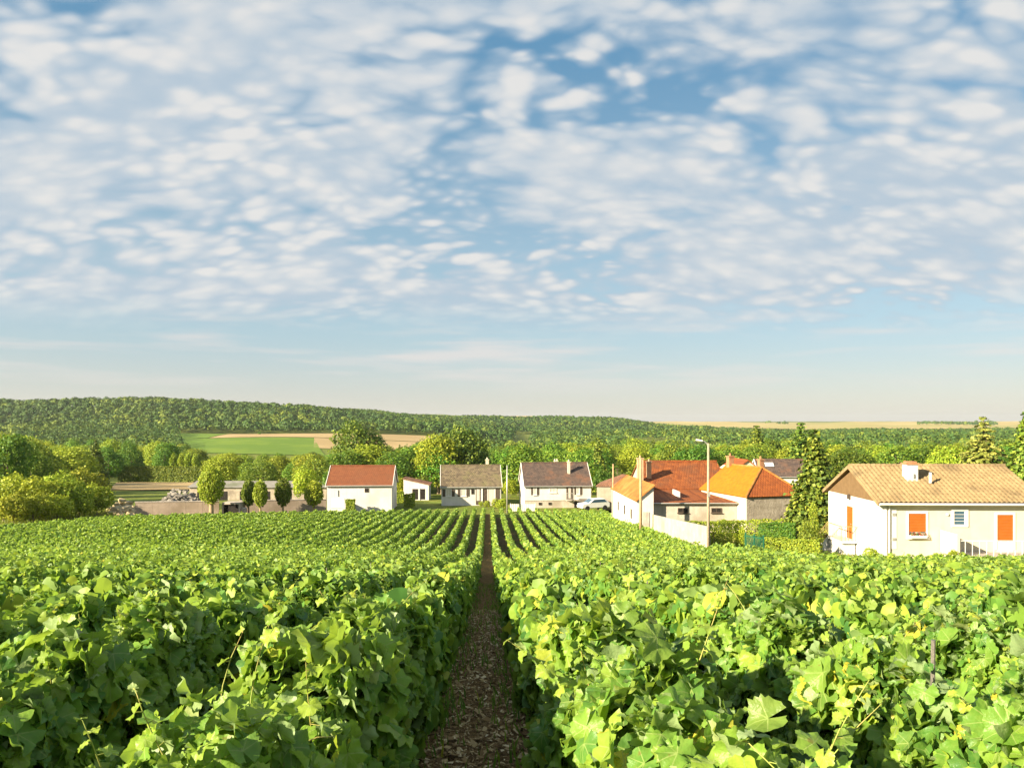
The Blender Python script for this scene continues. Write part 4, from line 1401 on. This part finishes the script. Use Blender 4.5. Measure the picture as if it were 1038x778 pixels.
MB().tube([(XM0 - .2, 13.5, ZR + .03), (XM1, 13.5, ZR + .03)], [.11, .11], 8).build('ridge_tiles', barn_tiles, br)
m = MB()
m.slab([(-.1, -.25, ZL - .02), (8.5, -.25, ZL - .02), (7.2, 7.9, ZE - .16), (-.1, 7.9, ZE - .16)], .12)
lt = m.build('lean_to_roof', barn_tiles, barn)
MB().tube([(-.1, -.3, ZL - .1), (8.5, -.3, ZL - .1)], [.06, .06], 8).build('gutter', steel_m, lt)
for a in (687, 721):
    xx = (a - CX) / F * 71.5 - 13.0
    window(barn, xx, ZL - 1.0, .95, .45, frame=dark_shut, pane=dark_in, ft=.07, sill=True, cross=True)
chimney(barn, 1.5, 10.0, ZE, zy(468.5, 81.5) - zb0, .45, .5, tanbrick_m)
chimney(barn, .4, 9.0, 0, zy(465, 80.5) - zb0, .6, .6, tanbrick_m)
# pale parapet stub standing on the lean-to roof
MB().box(2.95, 3.1, 2.2, 5.0, ZL - .1, ZL + .75).build('parapet', white_m, barn)

wing = thing('white_wing', 'white end wing of the barn with a lichened tile roof', 'outbuilding', (11.45, 70.6, zb0), math.radians(2.5))
we, wr = zy(506, 70.6) - zb0 - .1, zy(492, 73) - zb0 + .25
MB().prism_y([(0, -.5), (1.55, -.5), (1.55, wr - .12), (0, we - .1)], 0, 13.2).build('wall', white_m, wing)
wr_o = MB().slab([(-.18, -.18, we - .02), (1.62, -.18, wr + .06), (1.62, 13.3, wr + .06), (-.18, 13.3, we - .02)], .11).build('roof', wing_tiles, wing)
for yy in (2.2, 5.6, 9.0):
    mw = MB().box(-.04, .01, yy, yy + .55, 1.0, 1.9)
    mw.build('window', dark_shut, wing)
MB().box(.55, 1.15, -.04, .01, 0, 1.9).build('door', concrete_m, wing)

# garden wall stepping up from the barn to the lamp post
m = MB()
(ax_, ay_), (bx_, by_) = at(659.5, 70.2), at(717.5, 53)
N = 10
for i in range(N):
    t0, t1 = i / N, (i + 1) / N
    p0 = (ax_ + (bx_ - ax_) * t0, ay_ + (by_ - ay_) * t0)
    p1 = (ax_ + (bx_ - ax_) * t1, ay_ + (by_ - ay_) * t1)
    za = zy(521, 70.2) + (zy(533.5, 53) - zy(521, 70.2)) * t0
    zb_ = zy(521, 70.2) + (zy(533.5, 53) - zy(521, 70.2)) * t1
    g0, g1 = H(*p0) - .3, H(*p1) - .3
    wq = .17
    m.hexa([(p0[0], p0[1], g0), (p1[0], p1[1], g1), (p1[0] + wq, p1[1], g1), (p0[0] + wq, p0[1], g0)],
           [(p0[0], p0[1], za), (p1[0], p1[1], zb_), (p1[0] + wq, p1[1], zb_), (p0[0] + wq, p0[1], za)])
gw = m.build('garden_wall', barnw_m)
tag(gw, 'pale sloping garden wall running from the barn to the lamp post', 'wall')

# --- house with the bright orange roof (hipped)
yaw = math.radians(15)
kx, ky = 21.36, 70.0
zk = -9.9
orh = thing('orange_roofed_house', 'stone house with a glaring orange hipped roof', 'house', (kx, ky, zk), yaw)
WO, LO = 6.0, 8.3
eo, ro_ = zy(503.2, 70) - zk, zy(473.5, 73) - zk
MB().box(0, WO, 0, LO, -.4, eo - .04).build('wall', stone_m, orh)
MB().box(-.03, 0, .02, LO - .02, -.4, eo - .05).build('rendered_side', cream_m, orh)
ap, bp_ = (WO / 2, 2.2, ro_), (WO / 2, LO + .2, ro_)
e = eo
th = .14
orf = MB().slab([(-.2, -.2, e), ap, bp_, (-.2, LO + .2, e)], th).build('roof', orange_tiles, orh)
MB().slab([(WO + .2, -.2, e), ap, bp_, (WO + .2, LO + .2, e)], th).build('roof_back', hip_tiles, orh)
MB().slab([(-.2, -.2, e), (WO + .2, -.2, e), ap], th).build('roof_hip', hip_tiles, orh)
MB().tube([(-.22, -.22, e), ap, bp_], [.10, .10, .10], 8).build('ridge_tiles', wing_tiles, orf)
MB().tube([(WO + .22, -.22, e), ap], [.10, .10], 8).build('ridge_tiles', wing_tiles, orf)
MB().prism_y([(-.0, eo), (WO, eo), (WO / 2, ro_ - .12)], LO - .1, LO + .05).build('gable', cream_m, orh)
chimney(orf, WO / 2 - .1, LO - .6, ro_ - .6, ro_ + .75, .55, .55, brickc_m)
chimney(orf, WO / 2 + .3, 2.9, ro_ - .7, ro_ + .65, .4, .45, brickc_m)
window(orh, 4.6, .6, .7, .8, frame=dark_shut, pane=dark_in, ft=.07)

# --- dark grey roofed house behind it
gx_, gy_, gz_ = base_at(771, 108, 508)
gh, ghr = gable_house('grey_roofed_house', 'house with a dark grey roof half hidden behind the orange roof', (gx_, gy_, gz_), math.radians(-4), 7.5, 6.5, zy(482.5, 108) - gz_, zy(466, 111) - gz_, white_m, dark_tiles, rake=white_paint)
sk = MB().slab([(1.1, 1.6, zy(473.5, 108) - gz_ + .08), (2.3, 1.6, zy(473.5, 108) - gz_ + .08), (2.3, 2.3, zy(470.2, 108) - gz_ + .12), (1.1, 2.3, zy(470.2, 108) - gz_ + .12)], .06)
sk.build('skylight', white_paint, ghr)
g2x, g2y = at(758, 104)
gg = thing('gabled_cottage', 'cottage gable with a tiled verge peeping over the orange roof', 'house', (g2x, g2y, -11.8), math.radians(3))
ge, gr_ = zy(476, 104) + 11.8, zy(465.5, 104) + 11.8
MB().prism_y([(-1.9, -.3), (1.9, -.3), (1.9, ge), (0, gr_ - .12), (-1.9, ge)], 0, 6).build('wall', cream_m, gg)
rr_ = MB()
rr_.slab([(-2.1, -.2, ge - .2), (0.004, -.2, gr_), (0.004, 6.2, gr_), (-2.1, 6.2, ge - .2)], .13)
rr_.slab([(2.1, -.2, ge - .2), (-0.004, -.2, gr_), (-0.004, 6.2, gr_), (2.1, 6.2, ge - .2)], .13)
rr_.build('roof', hip_tiles, gg)

# --- sand-tiled house on the right
vx, vy = 22.95, 48.0
vz = H(26, 48) - .15
VL, VW = 9.9, 8.2
vil = thing('sand_tiled_house', 'cream house with a sand-coloured tile roof and orange shutters', 'house', (vx, vy, vz), math.radians(-1.2))
ve, vr = zy(508.6, 48) - vz, zy(474.2, 52.1) - vz
MB().prism_x([(0, -.6), (VW, -.6), (VW, ve - .02), (0, ve - .02)], 0, VL).build('wall', cream_m, vil)
MB().prism_x([(-.01, ve - .02), (VW + .01, ve - .02), (VW / 2, vr - .16)], -.035, VL + .035).build('gable', brown_m, vil)
MB().box(-.012, 0, .25, VW, -.6, ve - .022).build('gable_render', white_m, vil)
MB().box(-.05, .42, -.05, 0, -.6, ve - .03).box(-.05, -.012, 0, .3, -.6, ve - .03).build('corner_strip', white_m, vil)
# roof: modelled interlocking tiles


def tile_roof(x0, x1, ya, za, yb, zb_, tw=.30, course=.36, amp=.06, step=.05):
    sl = math.hypot(yb - ya, zb_ - za)
    nc = max(1, round(sl / course))
    nxs = int((x1 - x0) / tw) * 6
    xs = np.linspace(x0, x1, nxs + 1)
    ty, tz = (yb - ya) / sl, (zb_ - za) / sl
    ny, nz = (-tz, ty) if ty > 0 else (tz, -ty)
    if nz < 0: ny, nz = -ny, -nz
    V, rows = [], []
    prof = amp * np.abs(np.sin(np.pi * (xs - x0) / tw)) ** 0.8
    for c in range(nc):
        for s_, lift in ((c / nc, step), ((c + 1) / nc - 1e-4, 0.0)):
            off = prof + lift
            V.append(np.stack([xs, np.full_like(xs, ya + (yb - ya) * s_) + ny * off, np.full_like(xs, za + (zb_ - za) * s_) + nz * off], 1))
    n = len(xs)
    v = np.concatenate(V)
    R_ = len(V)
    i = np.arange((R_ - 1) * (n - 1))
    r0, c0 = i // (n - 1), i % (n - 1)
    a = r0 * n + c0
    return v, np.stack([a, a + 1, a + n + 1, a + n], 1).ravel(), np.full(len(i), 4)


ov = .38
sl = (vr - ve) / (VW / 2)
va, la, za_ = tile_roof(-.25, VL + .25, -ov, ve - sl * ov + .14, VW / 2, vr + .14)
vb, lb, zb2 = tile_roof(-.25, VL + .25, VW + ov, ve - sl * ov + .14, VW / 2, vr + .14)
me = np_mesh('roof', np.concatenate([va, vb]), np.concatenate([la, lb + len(va)]), np.concatenate([za_, zb2]), villa_tiles, smooth=False)
vro = bpy.data.objects.new('roof', me)
link(vro, vil)
m = MB()
m.slab([(-.24, -ov, ve - sl * ov + .125), (VL + .24, -ov, ve - sl * ov + .125), (VL + .24, VW / 2, vr + .125), (-.24, VW / 2, vr + .125)], .14)
m.slab([(-.24, VW + ov, ve - sl * ov + .125), (VL + .24, VW + ov, ve - sl * ov + .125), (VL + .24, VW / 2 + .003, vr + .125), (-.24, VW / 2 + .003, vr + .125)], .14)
m.build('roof_deck', brown_m, vro)
for i in range(34):
    pass
rt = MB()
for i in range(30):
    x0_ = -.25 + i * (VL + .5) / 30
    rt.tube([(x0_, VW / 2, vr + .16), (x0_ + (VL + .5) / 30 + .03, VW / 2, vr + .175)], [.12, .145], 8)
rt.build('ridge_tiles', villa_tiles, vro)
gut = MB().tube([(-.2, -ov - .07, ve - sl * ov + .08), (VL + .25, -ov - .07, ve - sl * ov + .08)], [.075, .075], 10)
gut.build('gutter', white_paint, vro)
MB().box(-.2, VL + .2, -ov - .02, -.003, ve - .17, ve - .06).build('soffit', white_paint, vil)
MB().tube([(.55, -.09, -.4), (.55, -.09, ve - .2), (.55, -ov - .04, ve - .05)], [.045] * 3, 8).build('downpipe', white_paint, vil)
# verge tiles down the left gable edge
m = MB()
for yy0, yy1 in ((-ov, VW / 2), (VW + ov, VW / 2)):
    a0, a1 = ve - sl * ov + .14, vr + .14
    m.hexa([(-.30, yy0, a0 - .17), (-.24, yy0, a0 - .17), (-.24, yy1, a1 - .17), (-.30, yy1, a1 - .17)], [(-.30, yy0, a0 + .07), (-.24, yy0, a0 + .07), (-.24, yy1, a1 + .07), (-.30, yy1, a1 + .07)])
m.build('verge', villa_tiles, vro)
chx = (921 - CX) / F * 50.5 - vx
cz0, cz1 = zy(484, 50.4) - vz, zy(470.3, 50.4) - vz
c = MB().box(chx - .36, chx + .36, 2.15, 2.8, cz0 - .3, cz1)
co = c.build('chimney', white_m, vro)
MB().box(chx - .43, chx + .43, 2.08, 2.87, cz1 + .002, cz1 + .09).box(chx - .3, chx + .3, 2.2, 2.75, cz1 + .092, cz1 + .2).build('chimney_cap', brickc_m, co)
px2 = (941.5 - CX) / F * 49.8 - vx
MB().tube([(px2, 1.75, zy(489, 49.8) - vz), (px2, 1.75, zy(478.5, 49.8) - vz)], [.09, .09], 10).build('vent_pipe', white_paint, vro)
MB().tube([(px2 - .9, 2.1, zy(489, 50) - vz + .3), (px2 - .9, 2.1, zy(480, 50) - vz)], [.05, .05], 8).build('vent_pipe', steel_m, vro)


def vX(px): return (px - CX) / F * 48 - vx
def vZ(py): return zy(py, 48) - vz


def shutter_opening(a, b, zt, zs, zb_, name):
    """white surround, orange roller shutter down to zs, glass or door below"""
    m = MB()
    t_ = .13
    m.box(a - t_, a, -.05, .0, zb_ - .02, zt + t_).box(b, b + t_, -.05, .0, zb_ - .02, zt + t_).box(a, b, -.048, .0, zt, zt + t_)
    w_ = m.build(name, white_paint, vil)
    s_ = MB()
    nsl = max(3, int((zt - zs) / .09))
    for i in range(nsl):
        z0_, z1_ = zs + (zt - zs) * i / nsl, zs + (zt - zs) * (i + 1) / nsl
        s_.hexa([(a, -.022, z0_), (b, -.022, z0_), (b, 0, z0_), (a, 0, z0_)], [(a, -.012, z1_ - .008), (b, -.012, z1_ - .008), (b, 0, z1_ - .008), (a, 0, z1_ - .008)])
    s_.build('roller_shutter', orange_paint, w_)
    return w_


w1 = shutter_opening(vX(920.5), vX(938), vZ(520.0), vZ(538.5), vZ(544.5), 'window')
MB().box(vX(920.5), vX(938), -.012, 0, vZ(544.5), vZ(538.7)).build('pane', glass_m, w1)
MB().box(vX(918.3), vX(940.2), -.16, 0, vZ(545.7), vZ(544.7)).build('sill', white_paint, w1)
w2 = shutter_opening(vX(1009), vX(1025), vZ(521.0), vZ(548.2), vZ(556), 'door')
MB().box(vX(1009), vX(1025), -.012, 0, vZ(562), vZ(548.4)).build('door_leaf', white_paint, w2)
bw = MB()
t_ = .16
a, b, zt, zb_ = vX(966), vX(976.5), vZ(517.5), vZ(531)
bw.box(a - t_, a, -.06, 0, zb_ - t_, zt + t_).box(b, b + t_ * 1.4, -.06, 0, zb_ - t_, zt + t_).box(a, b, -.058, 0, zt, zt + t_).box(a, b, -.058, 0, zb_ - t_, zb_)
bwo = bw.build('window', white_paint, vil)
MB().box(a, b, -.015, 0, zb_, zt).build('pane', glass_m, bwo)
gb = MB()
for i in range(1, 4):
    zz1 = zb_ + (zt - zb_) * i / 4
    gb.box(a, b, -.045, -.025, zz1 - .012, zz1 + .012)
gb.build('bars', white_paint, bwo)
# pale cellar door, wall lamp, meter box
MB().box(vX(902), vX(908.5), -.03, 0, vZ(556), vZ(515)).build('side_panel', white_paint, vil)
for zpy in (521, 546):
    MB().box(vX(904), vX(907.4), -.07, -.03, vZ(zpy + 1.4), vZ(zpy - 1.4)).build('hinge', steel_m, vil)
MB().box(vX(958.5), vX(960), -.1, 0, vZ(521.8), vZ(519.8)).build('wall_lamp', white_paint, vil)
# terrace before the house with its parapet and railing
tr = MB().box(vX(953), VL + 1.5, -2.0, -.06, -1.0, vZ(558.5)).build('terrace', concrete_m, vil)
m = MB()
zf = vZ(558.5)
for i in range(14):
    xx = vX(953) + i * .42
    m.box(xx - .015, xx + .015, -1.95, -1.92, zf, zf + .95)
m.box(vX(953), vX(953) + 13 * .42, -1.96, -1.91, zf + .95, zf + 1.0)
m.build('railing', white_paint, tr)
MB().box(vX(953) - .1, vX(953) + .06, -2.02, -.1, zf, vZ(536)).build('screen_wall', cream_m, tr)
# gable: orange door with landing, railing and stair, lamp
gy0, gy1 = 4.0, 4.85
gdz0, gdz1 = zy(545.5, 52.3) - vz, zy(513.3, 52.3) - vz
gdr = MB().box(-.05, -.012, gy0, gy1, gdz0, gdz1)
for i in range(8):
    z0_ = gdz0 + (gdz1 - gdz0) * i / 8
    gdr.box(-.062, -.05, gy0 + .06, gy1 - .06, z0_ + .03, z0_ + (gdz1 - gdz0) / 8 - .03)
gdo = gdr.build('door', orange_paint, vil)
MB().tube([(-.12, gy0 + .1, gdz0 + 1), (-.05, gy0 + .1, gdz0 + 1)], [.03, .03], 6).build('handle', steel_m, gdo)
lan = MB().box(-1.1, -.06, 3.2, 5.6, gdz0 - .16, gdz0 - .01)
for i in range(6):
    lan.box(-1.1, -.06, 5.602 + i * .28, 5.88 + i * .28, -.6, gdz0 - (i + 1) * .17)
lan.box(-1.0, -.1, 3.4, 5.4, -.6, gdz0 - .162)
lano = lan.build('landing', white_m, vil)
m = MB()
for i in range(13):
    yy = 3.22 + i * .195
    m.box(-1.08, -1.06, yy - .012, yy + .012, gdz0 - .01, gdz0 + .93)
m.box(-1.1, -1.04, 3.2, 5.6, gdz0 + .93, gdz0 + .98)
for i in range(5):
    xx = -1.05 + i * .22
    m.box(xx - .012, xx + .012, 3.2, 3.22, gdz0 - .01, gdz0 + .93)
m.box(-1.1, -.08, 3.18, 3.24, gdz0 + .932, gdz0 + .978)
m.tube([(-1.07, 5.6, gdz0 + .95), (-1.07, 7.3, gdz0 - .1)], [.028, .028], 6)
for i in range(6):
    yy = 5.75 + i * .28
    m.box(-1.08, -1.06, yy - .012, yy + .012, gdz0 - (i + 1) * .17, gdz0 + .95 - (yy - 5.6) * .617)
m.build('railing', surf('tan_iron', (0.30, 0.22, 0.10), (0.36, 0.27, 0.13), 5, .6), lano)
lamp = MB().box(-.2, -.03, 4.3, 4.5, zy(505.5, 52.3) - vz, zy(502, 52.3) - vz)
lamp.tube([(-.12, 4.4, zy(501.8, 52.3) - vz), (-.12, 4.4, zy(500.5, 52.3) - vz)], [.12, .03], 8)
lamp.build('wall_lantern', dark_shut, vil)
# flower box on the shuttered window
fb = thing('flower_box', 'flower box with red and white blooms on the shuttered window sill', 'flower box', (vx + vX(929), vy - .22, vz + vZ(544.4)), 0)
MB().box(-.5, .5, -.1, .1, 0, .16).build('trough', white_paint, fb)
rf = np.random.default_rng(3)
np_ = 260
pp = np.stack([rf.uniform(-.5, .5, np_), rf.uniform(-.12, .12, np_), .15 + rf.random(np_) * .2], 1)
flower_m = leafmat('geranium', [(0, (.06, .13, .02)), (.45, (.10, .18, .03)), (.5, (.55, .04, .03)), (.75, (.60, .08, .05)), (.8, (.75, .68, .6)), (1, (.8, .72, .62))], tmix=.15)
link(bpy.data.objects.new('blooms', cards('blooms', pp, rf.normal(0, 1, (np_, 3)) + np.array([0, -.5, .6]), .07 * rf.uniform(.6, 1.3, np_), rf, flower_m)), fb)

# ------------------------------------------------------------------ gardens on the right
hedge('hedge', 'bright clipped hedge standing just right of the lamp post', [at(722, 56), at(748, 58.5)], [2.0, 2.0], hedge_m, 3600, .10, seed=11, wid_=1.1)
hedge('hedge', 'long low hedge in front of the orange-roofed house wall', [at(690, 66), at(745, 66), at(803, 64)], [1.35, 1.45, 1.75], hedge_m, 5200, .12, seed=12, wid_=1.3)
hedge('hedge', 'bright low hedge between the green fence and the sand-tiled house', [at(775, 52.5), at(832, 50.5)], [1.15, 1.15], hedge_m, 4200, .10, seed=13, wid_=1.1)
hedge('hedge', 'thick dark-leaved hedge left of the tall conifer', [at(770, 61.5), at(806, 60.5)], [1.5, 1.7], tree_m, 3600, .12, seed=14, wid_=1.6)  # darker leaf colour than the other garden hedges
(f0x, f0y), (f1x, f1y) = at(754.5, 53.8), at(772.5, 50.6)
gf = thing('fence', 'short green metal garden fence between two hedges', 'fence', (f0x, f0y, H(f0x, f0y)), math.atan2(f1y - f0y, f1x - f0x))
FL = math.hypot(f1x - f0x, f1y - f0y)
dz_ = H(f1x, f1y) - H(f0x, f0y)
m = MB()
for i in range(22):
    t0 = i / 21
    m.box(t0 * FL - .012, t0 * FL + .012, -.01, .01, dz_ * t0 + .15, dz_ * t0 + 1.35)
for zz0 in (.3, 1.2):
    m.hexa([(0, .012, zz0), (FL, .012, zz0 + dz_), (FL, .05, zz0 + dz_), (0, .05, zz0)], [(0, .012, zz0 + .05), (FL, .012, zz0 + dz_ + .05), (FL, .05, zz0 + dz_ + .05), (0, .05, zz0 + .05)])
m.build('panel', green_fence_m, gf)
for t0 in (0, .5, 1):
    MB().box(t0 * FL - .04, t0 * FL + .04, .052, .13, dz_ * t0 - .2, dz_ * t0 + 1.45).build('post', green_fence_m, gf)

# ------------------------------------------------------------------ poles


def pole(px, d, ytop, ybase, label, r0, mat, lampd=False, arms=False, name='utility_pole'):
    x, y_ = at(px, d)
    z0 = H(x, y_)
    z1 = zy(ytop, d)
    root = thing(name, label, 'pole' if not lampd else 'street lamp', (x, y_, z0), 0)
    hh = z1 - z0
    MB().tube([(0, 0, -.3), (0, 0, hh)], [r0, r0 * .72], 10).build('post', mat, root, smooth=True)
    if lampd:
        ar = MB().tube([(0, 0, hh - .12), (-.25, 0, hh + .12), (-.45, 0, hh + .17)], [.035, .03, .03], 8).build('arm', steel_m, root)
        hd = MB().hexa([(-.85, -.1, hh + .18), (-.4, -.07, hh + .12), (-.4, .07, hh + .12), (-.85, .1, hh + .18)], [(-.82, -.06, hh + .3), (-.4, -.05, hh + .22), (-.4, .05, hh + .22), (-.82, .06, hh + .3)])
        hd.build('lamp_head', white_paint, root)
        MB().box(-.09, .09, -.16, -.08, hh * .52, hh * .56).build('junction_box', steel_m, root)
    if arms:
        MB().box(-.55, .55, -.16, -.09, hh - .45, hh - .36).build('cross_arm', mat, root)
        for a in (-.45, 0, .45):
            MB().tube([(a, -.125, hh - .355), (a, -.125, hh - .2)], [.04, .03], 8).build('insulator', white_paint, root)
    return root


pole(718, 53, 449, 547, 'tall concrete street lamp pole at the end of the garden wall', .105, pole_m, lampd=True, name='street_lamp')
pole(649.5, 68.5, 464.5, 531, 'stout pale pole in front of the white barn wing', .15, wpole_m)
pole(621.5, 83, 470, 520, 'thin wooden pole left of the white barn wing', .11, wpole_m)
pole(514, 99, 471.5, 513, 'grey pole between the mossy-roofed and dark-roofed houses', .10, steel_m)

# ------------------------------------------------------------------ left yard: walls, stones, shed
def low_wall(label, a, b, hh, mat, thick=.25, name='low_wall', cap=True):
    L = math.hypot(b[0] - a[0], b[1] - a[1])
    z0 = H(*a)
    dz = H(*b) - z0
    root = thing(name, label, 'wall', (a[0], a[1], z0), math.atan2(b[1] - a[1], b[0] - a[0]))
    n = max(2, int(L / 1.6))
    m = MB()
    for i in range(n):
        t0, t1 = i / n, (i + 1) / n
        m.hexa([(t0 * L, 0, dz * t0 - .3), (t1 * L - .015, 0, dz * t1 - .3), (t1 * L - .015, thick, dz * t1 - .3), (t0 * L, thick, dz * t0 - .3)],
               [(t0 * L, 0, dz * t0 + hh), (t1 * L - .015, 0, dz * t1 + hh), (t1 * L - .015, thick, dz * t1 + hh), (t0 * L, thick, dz * t0 + hh)])
    m.build('panel', mat, root)
    if cap:
        MB().hexa([(-.05, -.05, hh + .003), (L, -.05, dz + hh + .003), (L, thick + .05, dz + hh + .003), (-.05, thick + .05, hh + .003)],
                  [(-.05, -.05, hh + .07), (L, -.05, dz + hh + .07), (L, thick + .05, dz + hh + .07), (-.05, thick + .05, hh + .07)]).build('coping', concrete_m, root)
    return root


low_wall('long low pinkish concrete wall left of the round pollarded tree', at(137, 88), at(222, 90), zy(508.5, 89) - H(*at(180, 89)), pinkw_m)
low_wall('brownish garden wall behind the small pollarded limes', at(243, 94), at(331, 97), zy(507, 95) - H(*at(290, 95)), pinkw_m)
# long grey shed roof beyond the pollarded trees
lx0, ly0 = at(192, 118)
lsh = thing('long_shed', 'long low shed with a pale grey sheet roof behind the pollarded trees', 'shed', (lx0, ly0, H(lx0, ly0)), math.radians(-1.5))
zt_ = zy(486.5, 122) - H(lx0, ly0)
ze_ = zy(493, 118) - H(lx0, ly0)
LL = (332 - 192) / F * 118
MB().prism_x([(0, -.4), (6, -.4), (6, ze_), (3, zt_ - .1), (0, ze_ - .1)], 0, LL).build('wall', stone_m, lsh)
m = MB()
m.slab([(-.2, -.3, ze_ - .05), (LL + .2, -.3, ze_ - .05), (LL + .2, 3.01, zt_), (-.2, 3.01, zt_)], .08)
m.slab([(-.2, 6.3, ze_ - .05), (LL + .2, 6.3, ze_ - .05), (LL + .2, 2.99, zt_), (-.2, 2.99, zt_)], .08)
m.build('roof', greyroof_m, lsh)
for i in range(6):
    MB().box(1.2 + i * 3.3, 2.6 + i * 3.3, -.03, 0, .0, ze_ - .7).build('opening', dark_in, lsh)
# dark cellar mouth and pale gate pillar beside the round tree
(gx1, gy1_) = at(225, 90.3)
ga = thing('cellar_mouth', 'low concrete cellar mouth with a dark opening right of the round tree', 'cellar', (gx1, gy1_, H(gx1, gy1_)), 0)
cw = (243 - 225) / F * 90.3
ch = zy(511, 90.3) - H(gx1, gy1_)
MB().box(0, .15, 0, 2, -.3, ch).box(cw - .15, cw, 0, 2, -.3, ch).box(0, cw, 0, 2, ch + .003, ch + .2).build('frame', concrete_m, ga)
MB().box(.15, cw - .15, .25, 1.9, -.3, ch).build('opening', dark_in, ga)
(tx1, ty1) = at(247, 91)
tk = thing('water_butt', 'pale ribbed water butt between the cellar mouth and the limes', 'water butt', (tx1, ty1, H(tx1, ty1)), 0)
m = MB()
m.tube([(0, 0, 0), (0, 0, .3), (0, 0, .32), (0, 0, .36), (0, 0, .7), (0, 0, .72), (0, 0, .76), (0, 0, 1.15)], [.36, .38, .41, .39, .40, .43, .40, .37], 16)
m.build('barrel', concrete_m, tk)
MB().tube([(0, 0, 1.152), (0, 0, 1.2)], [.40, .38], 16).build('lid', steel_m, tk)


def stone_heap(name, label, px0, px1, d0, d1, hmax, n, srange, mat, seed):
    r = np.random.default_rng(seed)
    m = MB()
    for i in range(n):
        px, d = r.uniform(px0, px1), r.uniform(d0, d1)
        x, y_ = at(px, d)
        f = 1 - abs((px - (px0 + px1) / 2) / ((px1 - px0) / 2)) ** 2
        g_ = 1 - abs((d - (d0 + d1) / 2) / ((d1 - d0) / 2)) ** 2
        z = H(x, y_) + r.random() * hmax * f * max(g_, .1)
        s_ = r.uniform(*srange)
        vs = norm(r.normal(0, 1, (9, 3))) * s_ * np.array([1, .8, .6]) + np.array([x, y_, z])
        import bmesh
        bm = bmesh.new()
        for v in vs: bm.verts.new(v)
        bmesh.ops.convex_hull(bm, input=bm.verts)
        bm.verts.index_update()
        bm.verts.ensure_lookup_table()
        m.add([v.co for v in bm.verts], [[v.index for v in f_.verts] for f_ in bm.faces])
        bm.free()
    o = m.build(name, mat)
    return tag(o, label, 'stone heap', kind='stuff')


stone_heap('rubble', 'heap of grey field stones behind the low pinkish wall', 160, 206, 98, 112, 2.6, 420, (.22, .62), stones_m, 1)
stone_heap('spoil_heap', 'pale earth and stone spoil beside the chalk track', 110, 140, 93, 104, 1.7, 260, (.22, .6), surf('spoil', (.42, .34, .20), (.5, .42, .26), 1.0, .95), 2)

# rough grass on the bank and verge


def tufts(name, label, pts, ht, seed, mat, per=7):
    r = np.random.default_rng(seed)
    n = len(pts) * per
    idx = np.repeat(np.arange(len(pts)), per)
    p = pts[idx] + np.stack([r.normal(0, .15, n), r.normal(0, .15, n), 0 * idx], 1)
    tpl = [(np.array([(-.07, 0, 0), (.07, 0, 0), (.05, .1, .55), (-.0, .35, 1.0)]), np.array([0, 1, 2, 3]), np.array([4]))]
    tip = r.normal(0, 1, (n, 3)); tip[:, 2] = 0
    v, l, z, u, y_ = place(tpl, p, np.array([0, 0, 1.0]) + r.normal(0, .12, (n, 3)), tip, ht * r.uniform(.5, 1.3, n), r)
    o = bpy.data.objects.new(name, np_mesh(name, v, l, z, mat))
    link(o)
    return tag(o, label, 'grass', kind='stuff')


grass_m = leafmat('grass_blades', [(0, (.09, .13, .02)), (.6, (.19, .21, .03)), (1, (.34, .30, .08))], tmix=.25)
px = rng.uniform(-60, 140, 5200)
d = rng.uniform(66, 100, 5200)
x, y_ = (px - CX) / F * d, d
k = ~((px > 86) & (px > 86 + (d - 76) * 1.9) & (px < 128 + (d - 80)))
k &= y_ > np.interp(x + .0308 * y_, [-60, -44, -41, -21], [64, 69, 83, 91.5]) + .5
pts = np.stack([x, y_, h(x, y_)], 1)[k]
tufts('rough_grass', 'rough sunlit grass on the bank between vines and bushes', pts, .45, 4, grass_m)
px = rng.uniform(640, 900, 4200)
d = rng.uniform(34, 72, 4200)
x, y_ = (px - CX) / F * d, d
u_ = x + .0308 * y_
k = (u_ > 14.9) & ~((x > 22) & (y_ > 47) & (y_ < 57))
k &= ~((y_ > 69) & (x < 28))
tufts('garden_grass', 'rough grass around the gardens on the right', np.stack([x, y_, h(x, y_)], 1)[k], .30, 5, grass_m)

px = rng.uniform(0, 1, 420)
y_ = 1.6 + 26 * rng.random(420) ** 1.3
side = np.where(rng.random(420) < 0.5, -1, 1)
x = np.where(side < 0, -0.40, 0.29) + rng.normal(0, 0.045, 420) + lat(y_)
tufts('path_weeds', 'small green weeds along both edges of the bare path', np.stack([x, y_, h(x, y_) + .03], 1), .11, 8, vine_far, per=9)
# the air of the valley: one even, thin body of haze round the whole place
hz_ = MB().box(-17000, 17000, -400, 9400, -30, 75).build('haze', hm)
tag(hz_, 'thin pale haze hanging in the air over the valley', 'haze', kind='stuff')
